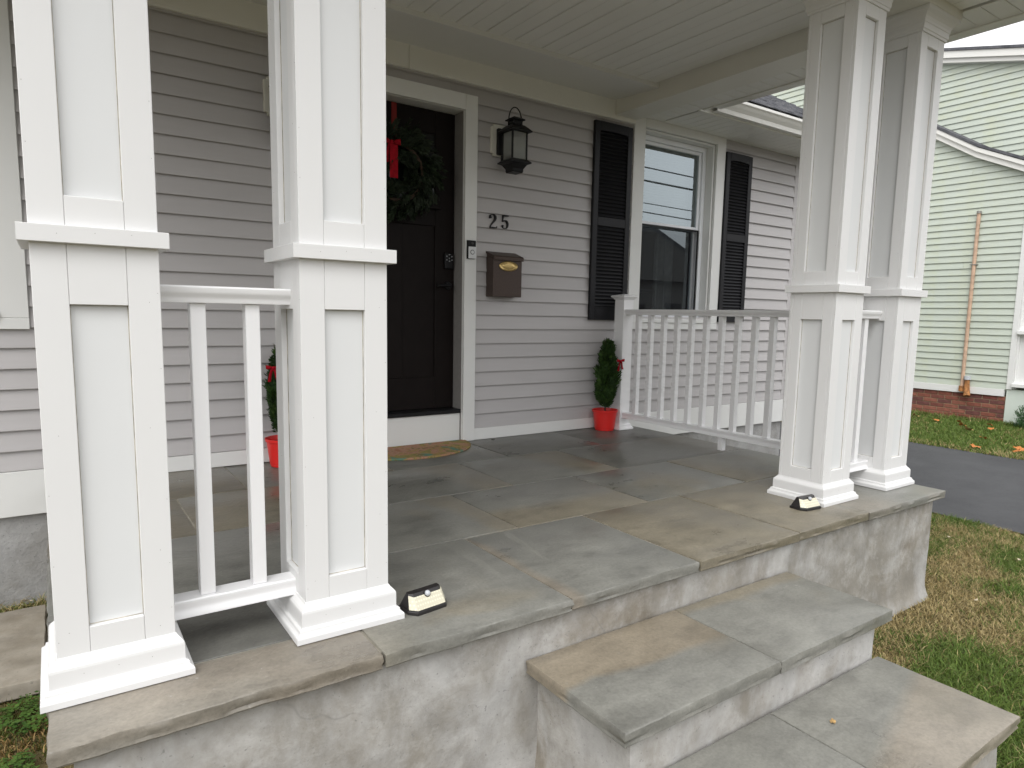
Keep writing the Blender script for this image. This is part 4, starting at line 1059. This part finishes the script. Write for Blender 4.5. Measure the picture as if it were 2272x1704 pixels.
box('wall_core', XN+.004, XN+.2, NY0, 7.0, -.1, 3.2, M_GREEN, nh, 0)
prism('wall_core', [(NY0, 3.19), (NY0, low_z(NY0)+.05), (2.87, low_z(2.87)+.05), (7.0, low_z(7.0)+.05), (7.0, 3.19)], 0, XN+.004, XN+.2, M_GREEN, nh)
z = 3.05
while z < 6.6:
    ya = max(-.6, 3.93 + (z+LAP-.02-5.298)/.247 - .35)
    if ya < 8.9: gboard(XU, ya, 9.0, z)
    z += LAP
prism('wall_core', [(-.6, GZ), (-.6, up_z(-.6)), (9.0, up_z(9.0)), (9.0, GZ)], 0, XU+.004, XU+.3, M_GREEN, nh)
# lower roof: rake board with a kick, gutter-like face, shingle edge
def rake(name, pts, x0, x1, mat, d0, d1):
    poly = [(y, z+d0) for y, z in pts] + [(y, z+d1) for y, z in pts[::-1]]
    return prism(name, poly, 0, x0, x1, mat, nh)
rk = [(7.0, low_z(7.0)), (2.87, low_z(2.87)), (-.6, low_z(-.6))]
rake('rake_board', rk[:2], XN-.10, XN-.02, M_GUT, .0, .155); rake('rake_board', rk[1:], XN-.10, XN-.02, M_GUT, .0, .150)
rake('rake_cap', rk[:2], XN-.13, XN-.1005, M_GUT, .085, .150); rake('rake_cap', rk[1:], XN-.13, XN-.1005, M_GUT, .085, .146)
rake('roof', rk, XN-.14, XU, M_SHING, .158, .20)
rku = [(9.0, up_z(9.0)), (-.6, up_z(-.6))]
rake('rake_board', rku, XU-.12, XU-.02, M_GUT, -.01, .09); rake('rake_cap', rku, XU-.16, XU-.1205, M_GUT, .06, .17); rake('roof', rku, XU-.18, XU+6, M_SHING, .172, .215)
rake('soffit', rku, XU-.02, XU+.2, M_TRIM, -.015, .06)
box('skirt_board', XN-.026, XN+.02, NY0+.02, 7.0, -.184, -.0785, M_TRIM, nh, .002)
box('corner_board', XN-.03, XN+.05, NY0-.075, NY0-.001, -.07, 3.02, M_TRIM, nh, .003)
# brick foundation: every brick a piece
fnd = box('brick_foundation', XN+.006, XN+.25, NY0, 7.0, GZ-.1, -.185, M_BRICKM, nh, 0)
BR = []
for k in range(3):
    bm = bmesh.new(); bm_box(bm, 0, .09, 0, .200, 0, .057, .003)
    for v in bm.verts: v.co += mnoise.noise_vector(v.co*25+Vector((k*9, 0, 0)))*.0025
    m = bpy.data.meshes.new('brick'); bm.to_mesh(m); bm.free(); BR.append(m)
for r in range(7):
    zb_ = -.185 - .0665*(r+1) + .004; y = NY0 + (0 if r % 2 else -.105)
    while y < 5.2:
        ya, yb = max(y, NY0+.004), min(y+.2, 5.2)
        if yb-ya > .03:
            m = BR[random.randrange(3)]; mk = (m.name, random.randrange(4))
            key = ('brk',)+mk
            if key not in siding_mesh: mm = m.copy(); mm.materials.clear(); mm.materials.append(M_BRICK[mk[1]]); siding_mesh[key] = mm
            o = obj('brick', siding_mesh[key], None, fnd, (XN-.004+random.uniform(-.002, .002), ya, zb_)); o.scale.y = (yb-ya)/.2
        y += .2105
# enclosed porch at the corner: white panels and sills
box('porch_post', XN-.02, XN+.08, 2.085, 2.109, -.06, 3.0, M_TRIM, nh, .003)
box('porch_panel', XN+.03, XN+.06, -.5, 2.0845, .02, 3.0, M_TRIM, nh, 0)
for zz in (-.03, .755): box('porch_sill', XN-.07, XN+.0295, -.5, 2.11-.001, zz, zz+.055, M_TRIM, nh, .004)
for k in range(4): box('porch_mullion', XN+.005, XN+.0295, 1.80-.62*k, 1.86-.62*k, .026, .754, M_TRIM, nh, .003)
M_PGREEN = white_trim('pale_green_panel', (.60, .66, .60), .6, .2)
for k in range(5): box('base_panel', XN-.012, XN+.05, 2.183-.35*(k+1), 2.183-.35*k-.004, GZ-.05, -.0705 if k == 0 else -.031, M_PGREEN, nh, .002)
# rusty service pipe
tube('service_pipe', [(XN-.045, 2.772, -.12), (XN-.045, 2.772, 2.58)], .026, M_PIPE, nh, 12)
tube('pipe_cap', [(XN-.045, 2.772, 2.575), (XN-.045, 2.772, 2.612)], .033, M_NAIL, nh, 12)
box('pipe_strap', XN-.075, XN-.012, 2.725, 2.819, 1.80, 1.812, M_NAIL, nh, 0)
tube('pipe_fitting', [(XN-.05, 2.772, -.16), (XN-.05, 2.772, -.10), (XN-.05, 2.772, -.075)], .04, M_RUST, nh, 12)
tube('pipe_fitting', [(XN-.06, 2.70, .03), (XN-.06, 2.695, -.10), (XN-.10, 2.67, -.22)], [.034, .040, .046], M_RUST, nh, 12)
tube('pipe_fitting', [(XN-.06, 2.70, .03), (XN-.06, 2.70, .085)], .046, M_SENSOR, nh, 12)

# ------------------------------------------------------------------ street side (seen only in the window glass)
oh = empty('opposite_house', (27, -23, GZ)); tag(oh, 'tan gabled house across the road reflected in the window', 'house')
M_OH = simple('tan_wall', (.16, .15, .14), .8)
box('wall', -7, 7, -3, 3, 0, 3.6, M_OH, oh, 0)
prism('gable_roof', [(-7.5, 3.5), (0, 6.5), (7.5, 3.5)], 1, -3.4, 3.4, M_SHING, oh)
prism('gable_wall', [(-6.9, 3.5), (0, 6.2), (6.9, 3.5)], 1, 3.001, 3.45, M_OH, oh)
for x in (-3.2, 1.8): box('window', x, x+1.3, 3.0, 3.04, 1.0, 2.3, M_DOORLITE, oh, 0)
box('door', -.8, .2, 3.0, 3.04, .1, 2.2, M_DOOR, oh, 0)
def wire(z0, z1, y, sag, r=.012):
    pts = [(-14 + 56*k/40, y, z0+(z1-z0)*k/40 - sag*(1-((k-20)/20)**2)) for k in range(41)]
    o = tube('utility_wire', pts, r, M_WIRE, None, 6)
    tag(o, 'black utility wire above the road, mirrored in the upper window sash', 'wire', 'utility wires along the road')
for a in ((6.3, 5.5, -8.4, .5, .020), (6.2, 5.3, -8.4, .75, .014), (5.9, 5.2, -8.0, .65, .022), (5.4, 4.6, -8.8, .55, .014), (5.6, 4.2, -8.4, .8, .018)): wire(*a)
for x in (-14, 42):
    o = tube('utility_pole', [(x, -8.4, GZ-.2), (x, -8.4, 8.6)], [.15, .11], M_WOODP, None, 14); tag(o, 'wooden utility pole beside the road carrying the wires', 'pole', 'utility poles')

# ------------------------------------------------------------------ lawn, weeds, fallen leaves
def lnoise(x, y, s, o): return np.array([mnoise.noise((a*s+o, b*s-o, o)) for a, b in zip(x, y)])
def blades(name, x, y, z, h, cols, label, wd=.0022, lean=.55, rng=RNG):
    n = len(x); a = rng.random(n)*2*np.pi; l_ = lean*(.35+rng.random(n)); la = rng.random(n)*2*np.pi
    p = np.stack([x, y, z], 1); sd_ = np.stack([np.cos(a), np.sin(a), np.zeros(n)], 1)*(wd*(.7+.6*rng.random(n)))[:, None]
    dv = np.stack([np.cos(la)*l_, np.sin(la)*l_, np.ones(n)], 1); dv /= np.linalg.norm(dv, axis=1)[:, None]
    dv2 = dv + np.stack([np.cos(la)*l_, np.sin(la)*l_, -.5*l_], 1); dv2 /= np.linalg.norm(dv2, axis=1)[:, None]
    mid = p + dv*(h*.55)[:, None]; tip = mid + dv2*(h*.5)[:, None]
    V = np.empty((n, 5, 3)); V[:, 0] = p-sd_; V[:, 1] = p+sd_; V[:, 2] = mid+sd_*.8; V[:, 3] = mid-sd_*.8; V[:, 4] = tip
    b = (np.arange(n)*5)[:, None]
    F_ = np.hstack([b, b+1, b+2, b, b+2, b+3, b+3, b+2, b+4]).ravel()
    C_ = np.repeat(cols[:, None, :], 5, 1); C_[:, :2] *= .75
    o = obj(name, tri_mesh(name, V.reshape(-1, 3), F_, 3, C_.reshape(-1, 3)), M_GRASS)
    o['kind'] = 'stuff'; o['label'] = label; o['category'] = 'grass'; return o
G1 = np.array((.085, .150, .024)); G2 = np.array((.150, .205, .045)); D1 = np.array((.46, .375, .19)); D2 = np.array((.33, .255, .11))
def mixcol(dry, n, rng):
    g_ = G1 + (G2-G1)*rng.random((n, 1)); d_ = D2 + (D1-D2)*rng.random((n, 1))
    k = (rng.random(n) < dry)[:, None]; return np.where(k, d_, g_)*(.75+.5*rng.random((n, 1)))
n = 260000
x = 2.55 + 3.40*RNG.random(n); y = -1.75 + 4.0*RNG.random(n)
keep = ~((x < 4.075) & (y > -.255)) & ~((x < 2.66) & (y > -1.10)) & (y < 1.6) & (x < 5.89 + .03*np.sin(y*9))
x, y = x[keep], y[keep]; n = len(x)
big = lnoise(x, y, 1.1, 3.3); fine = lnoise(x, y, 4.5, 7.7)
dry = .36 + .75*big + .70*fine
dry += .55*np.exp(-(((x-3.0)/.38)**2 + ((y+.42)/.24)**2)) + .35*np.exp(-(((x-3.9)/.8)**2+((y+.3)/.35)**2))
dry -= .9*np.exp(-(((x-3.35)/.45)**2 + ((y+.78)/.26)**2)) + .35*np.exp(-(((x-2.9)/.5)**2+((y+1.2)/.4)**2))
dry = np.clip(dry, .04, .96); dens = np.clip(1.15-.35*dry+.5*fine, .3, 1)
k = RNG.random(n) < dens; x, y, dry = x[k], y[k], dry[k]; n = len(x)
hh = (.022+.034*RNG.random(n))*(1.35-.6*dry)
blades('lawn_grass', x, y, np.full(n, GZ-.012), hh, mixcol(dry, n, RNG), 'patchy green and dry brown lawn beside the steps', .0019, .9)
n = 60000
x = 9.0 + 3.0*RNG.random(n); y = -.5 + 5.5*RNG.random(n); big = lnoise(x, y, .9, 1.3)
dry = np.clip(.12 + .5*big + .55*np.exp(-((x-9.1)/.25)**2), .02, .9)
blades('lawn_grass', x, y, np.full(n, GZ-.012), .035+.05*RNG.random(n)+.05*(x > 11.75)*RNG.random(n), mixcol(dry, n, RNG), 'green lawn strip in front of the brick foundation', .005, .7)
# left corner: moss, weeds and dirt beside the porch end
n = 26000
x = -.75 + .93*RNG.random(n); y = -.6 + 1.82*RNG.random(n)
dry = np.clip(.40 + .8*lnoise(x, y, 4.2, 5.1), .05, .95)
k = RNG.random(n) < np.clip(.35 + 1.2*lnoise(x, y, 3.0, 2.2), .04, 1); x, y, dry = x[k], y[k], dry[k]; n = len(x)
blades('moss_and_weeds', x, y, np.full(n, GZ-.012), .012+.03*RNG.random(n), mixcol(dry, n, RNG)*np.array((.75, .62, .5)), 'moss and low weeds at the porch end', .0022, .8)
n = 2200; x = -.75 + .92*RNG.random(n); y = 2.04 + .19*RNG.random(n)
blades('weeds', x, y, np.full(n, GZ-.012), .02+.07*RNG.random(n), mixcol(np.full(n, .55), n, RNG), 'dry weeds between concrete slab and foundation', .002, 1.0)
def clover(cx, cy, n, r, name, label):
    V = []; Cc = []; rng = np.random.default_rng(int(abs(cx*1000)))
    for _ in range(n):
        a = rng.random()*6.28; rr_ = r*math.sqrt(rng.random()); px, py = cx+rr_*math.cos(a), cy+rr_*math.sin(a); pz = GZ+.008+.03*rng.random()
        s = .006+.006*rng.random(); b0 = rng.random()*6.28; c = (np.array((.045, .10, .015))+np.array((.05, .07, .015))*rng.random())
        for q in range(3):
            b = b0+q*2.09; d = np.array((math.cos(b), math.sin(b), .15*rng.normal())); s2 = np.array((-math.sin(b), math.cos(b), .15*rng.normal()))
            o = np.array((px, py, pz)); V += [o, o+d*s+s2*s*.7, o+d*s*1.7, o+d*s-s2*s*.7]; Cc += [c]*4
    V = np.array(V); o = obj(name, tri_mesh(name, V, np.arange(len(V)), 4, np.array(Cc)), M_GRASS); o['kind'] = 'stuff'; o['label'] = label; o['category'] = 'weeds'
clover(.08, 1.05, 170, .13, 'clover_patch', 'bright green clover beside the porch end'); clover(.0, .70, 120, .09, 'clover_patch', 'bright green clover near the porch corner')
pslab = slab('concrete_slab', -.82, .105, 1.225, 2.015, GZ+.062, .062, M_CONC, None, 'fblr', 51, .004)
tag(pslab, 'worn concrete slab on the ground beyond the porch end column', 'concrete slab')

def leaf(x, y, z, s, rz_, mat, label, group, tilt=.3):
    bm = bmesh.new(); n = 18; rim = []
    for k in range(n):
        a = 2*math.pi*k/n; r = s*(.62+.38*abs(math.cos(2.5*a))**.8)*(1.0 if k % 2 else .88)
        rim.append(bm.verts.new((r*math.cos(a), r*math.sin(a)*.8, .25*s*math.cos(2*a)*.5 + .10*s*math.sin(5*a))))
    c = bm.verts.new((0, 0, -.06*s))
    for k in range(n): bm.faces.new((c, rim[k], rim[(k+1) % n]))
    o = obj('fallen_leaf', bm, mat, None, (x, y, z), (random.uniform(-tilt, tilt), random.uniform(-tilt, tilt), rz_))
    md = o.modifiers.new('s', 'SOLIDIFY'); md.thickness = .0008
    tag(o, label, 'leaf', group)
lab_f = 'curled autumn leaf lying on the grass across the driveway'
for (px_, py_) in ((9.7,2.6),(10.3,2.9),(11.1,2.75),(11.2,2.45),(10.9,2.3),(11.25,3.1),(10.6,2.1),(10.0,1.7),(9.5,1.15),(10.9,1.95),(9.25,1.5),(9.3,1.1),(11.4,3.3),(10.5,3.2),(9.6,.75),(11.3,2.1)):
    leaf(px_, py_, GZ+.045+.02*random.random(), .045+.035*random.random(), random.random()*6, M_LEAF[random.choice((0, 0, 1))], lab_f, 'leaves on the far lawn', .5)
lab_n = 'small pale fallen leaf in the patchy lawn beside the porch'
for (px_, py_) in ((4.5,-.05),(4.25,-.42),(4.9,-.5),(5.3,.15),(4.35,.1),(4.6,-.95),(5.2,-.3)):
    leaf(px_, py_, GZ+.018, .011+.010*random.random(), random.random()*6, M_LEAF[2], lab_n, 'leaves on the near lawn', .5)
leaf(2.16, -.80, Z2+.006, .013, .6, M_LEAF[1], 'single tan leaf lying on the lower stone tread', 'leaves on the paving', .2)
leaf(2.78, 2.16, .008, .016, 2.1, M_SOIL, 'dark curled leaf on the floor near the door casing', 'leaves on the paving', .2)
leaf(.10, .42, GZ+.03, .03, 1.1, M_LEAF[0], 'orange leaf in the weeds below the porch corner', 'leaves at the porch end', .4)
leaf(.03, 2.12, GZ+.06, .03, 1.1, M_LEAF[2], 'yellowed leaf between concrete slab and foundation', 'leaves at the porch end', .9)
# shrub tip at the neighbour's corner
sh = empty('shrub', (11.75, 1.72, GZ)); tag(sh, 'low green shrub in front of the neighbor porch base', 'shrub')
rng = np.random.default_rng(21); n = 260; a = rng.random(n)*6.28; r = .22*np.sqrt(rng.random(n)); zz = .42*rng.random(n)*(1-.5*r/.22)
V, F_, Cc = sprays(np.stack([r*np.cos(a), r*np.sin(a), zz], 1), np.stack([np.cos(a)*.6, np.sin(a)*.6, np.ones(n)], 1), 8, .06, .7, [np.array((.06, .13, .05)), np.array((.04, .09, .03))], rng)
fo = obj('foliage', tri_mesh('foliage', V, F_, 4, Cc), M_GRASS, sh); fo['kind'] = 'stuff'
tube('stem', [(0, 0, 0), (.01, .01, .3)], [.012, .005], M_BARK, sh, 6)
